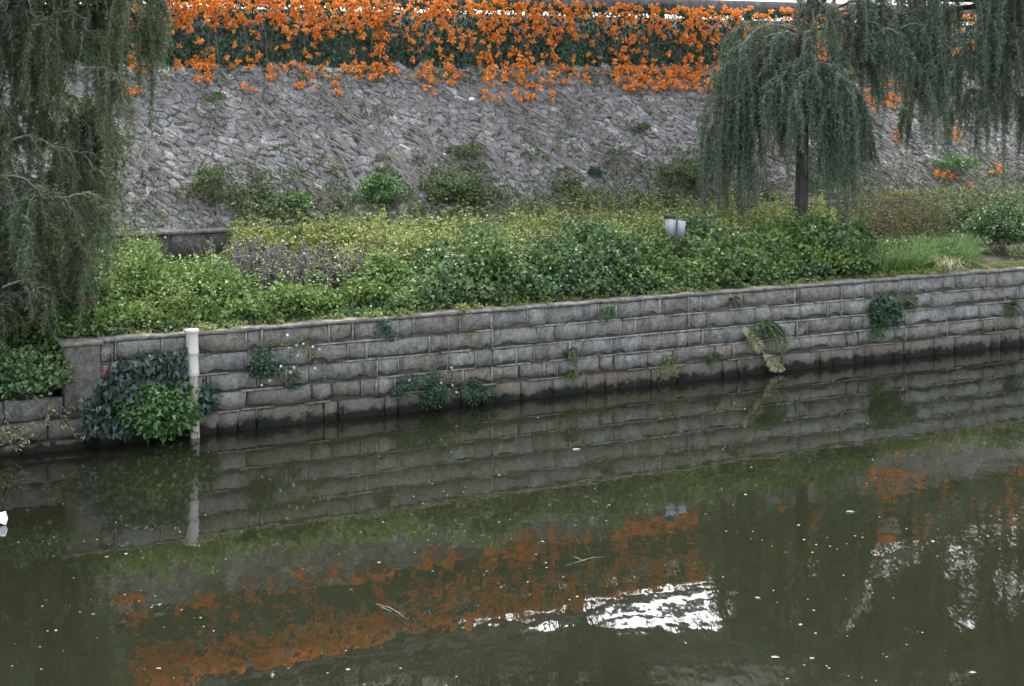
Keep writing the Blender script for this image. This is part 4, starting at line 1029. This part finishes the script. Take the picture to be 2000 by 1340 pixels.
abox(-60, 90, 59.7, 60.0, 19.955, 21.2).make('noise_barrier', M['conc'], er)
for x in (-46, -22, 26, 50):
    mb = MB(); mb.lathe((x, 61.5, 6.2), [(.7, 0), (.7, 12.89)], 16); mb.make('pier', M['conc'], er)

# ------------------------------------------------------------------ litter and floating bits
def scrap(name, label, p, r, mt, cat, flat=.25, seed=0, k=7):
    r_ = np.random.default_rng(seed); mb = MB(); a = np.arange(k) * 2 * math.pi / k
    ring = np.stack([np.cos(a) * r * r_.uniform(.6, 1.2, k), np.sin(a) * r * .6 * r_.uniform(.6, 1.2, k), r_.uniform(0, r * flat, k)], -1) + p
    up = (ring - p) * .55 + p + [0, 0, r * flat * 1.4]
    mb.add(np.concatenate([ring, up, [p + np.array([0, 0, r * flat * 1.9])]]), [(i, (i + 1) % k, k + (i + 1) % k, k + i) for i in range(k)], [(k + i, k + (i + 1) % k, 2 * k) for i in range(k)])
    return props(mb.make(name, mt), label, cat)
p = on_slope(921, 201); scrap('litter', 'crumpled white litter lying on the stone slope below the flowers', p + [0, -.08, .05], .085, M['plastic'], 'litter', .5, 1)
p = on_slope(868, 307); scrap('litter', 'tiny white scrap on the middle of the stone slope', p + [0, -.08, .05], .04, M['plastic'], 'litter', .5, 2)
def wat(px, py): Y = F * CAMZ / (py - HOR); return np.array([(px - 1000) / F * Y, Y, .002])
scrap('floating_litter', 'white floating scrap at the left edge of the water', wat(6, 1024), .085, M['plastic'], 'litter', .9, 3)
fl = [(208, 1088, .05, 'white floating petal below the reflected pipe'), (1125, 878, .11, 'pale floating foam patch in front of the wall right of centre'), (310, 1306, .05, 'pale floating leaf at the lower left'),
      (1660, 1000, .10, 'pale floating patch among reflected orange at right'), (975, 928, .04, 'small white floating speck in the middle of the wall reflection'), (1480, 1168, .06, 'floating leaf right of the bright sky reflection'),
      (1515, 1284, .07, 'floating leaf near the bottom right of centre'), (1900, 1314, .06, 'floating leaf in the bottom right corner'), (1585, 1286, .05, 'floating leaf below the olive reflection'), (1060, 1058, .05, 'pale floating leaf in the middle of the water')]
for k_, (px, py, r, lab) in enumerate(fl): scrap('floating_leaf', lab, wat(px, py), r * .6, M['debris'], 'leaf', .12, 20 + k_)
for (a, e, lab) in (((735, 1180), (795, 1210), 'pale bare twig floating left of the bright sky reflection'), ((1105, 1105), (1180, 1088), 'thin floating twig dotted with pale bits right of centre')):
    p0, p1 = wat(*a), wat(*e); mb = MB(); mb.tube([p0, p0 * .6 + p1 * .4 + [.02, 0, .02], p0 * .3 + p1 * .7 + [0, .03, .01], p1], [.003, .005, .004, .002], 5)
    mb.tube([p0 * .5 + p1 * .5, p0 * .5 + p1 * .5 + [-.12, .06, .03]], [.006, .003], 4); props(mb.make('floating_twig', M['palebranch']), lab, 'twig')
mb = MB()
cl = [(random.uniform(0, 2000), 720 + 620 * random.random() ** .7) for _ in range(34)]
for k_ in range(300):
    a_ = random.choice(cl); px = random.gauss(a_[0], 70) if random.random() < .8 else random.uniform(0, 2000); py = random.gauss(a_[1], 16) if random.random() < .8 else random.uniform(720, 1335)
    if py < float(np.interp(px, [0, 385, 2000], [915, 860, 690])): continue
    p = wat(px, py); r = random.uniform(.005, .016) * (1.5 if random.random() < .12 else 1); k = 5; a = np.arange(k) * 2 * math.pi / k + random.random()
    ring = np.stack([np.cos(a) * r, np.sin(a) * r * random.uniform(.4, 1), np.zeros(k)], -1) + p; mb.add(np.concatenate([ring, [p + np.array([0, 0, r * .4])]]), None, [(i, (i + 1) % k, k) for i in range(k)])
props(mb.make('floating_debris', M['debris']), 'pale specks and bits of leaf scattered over the water', 'debris', kind='stuff')
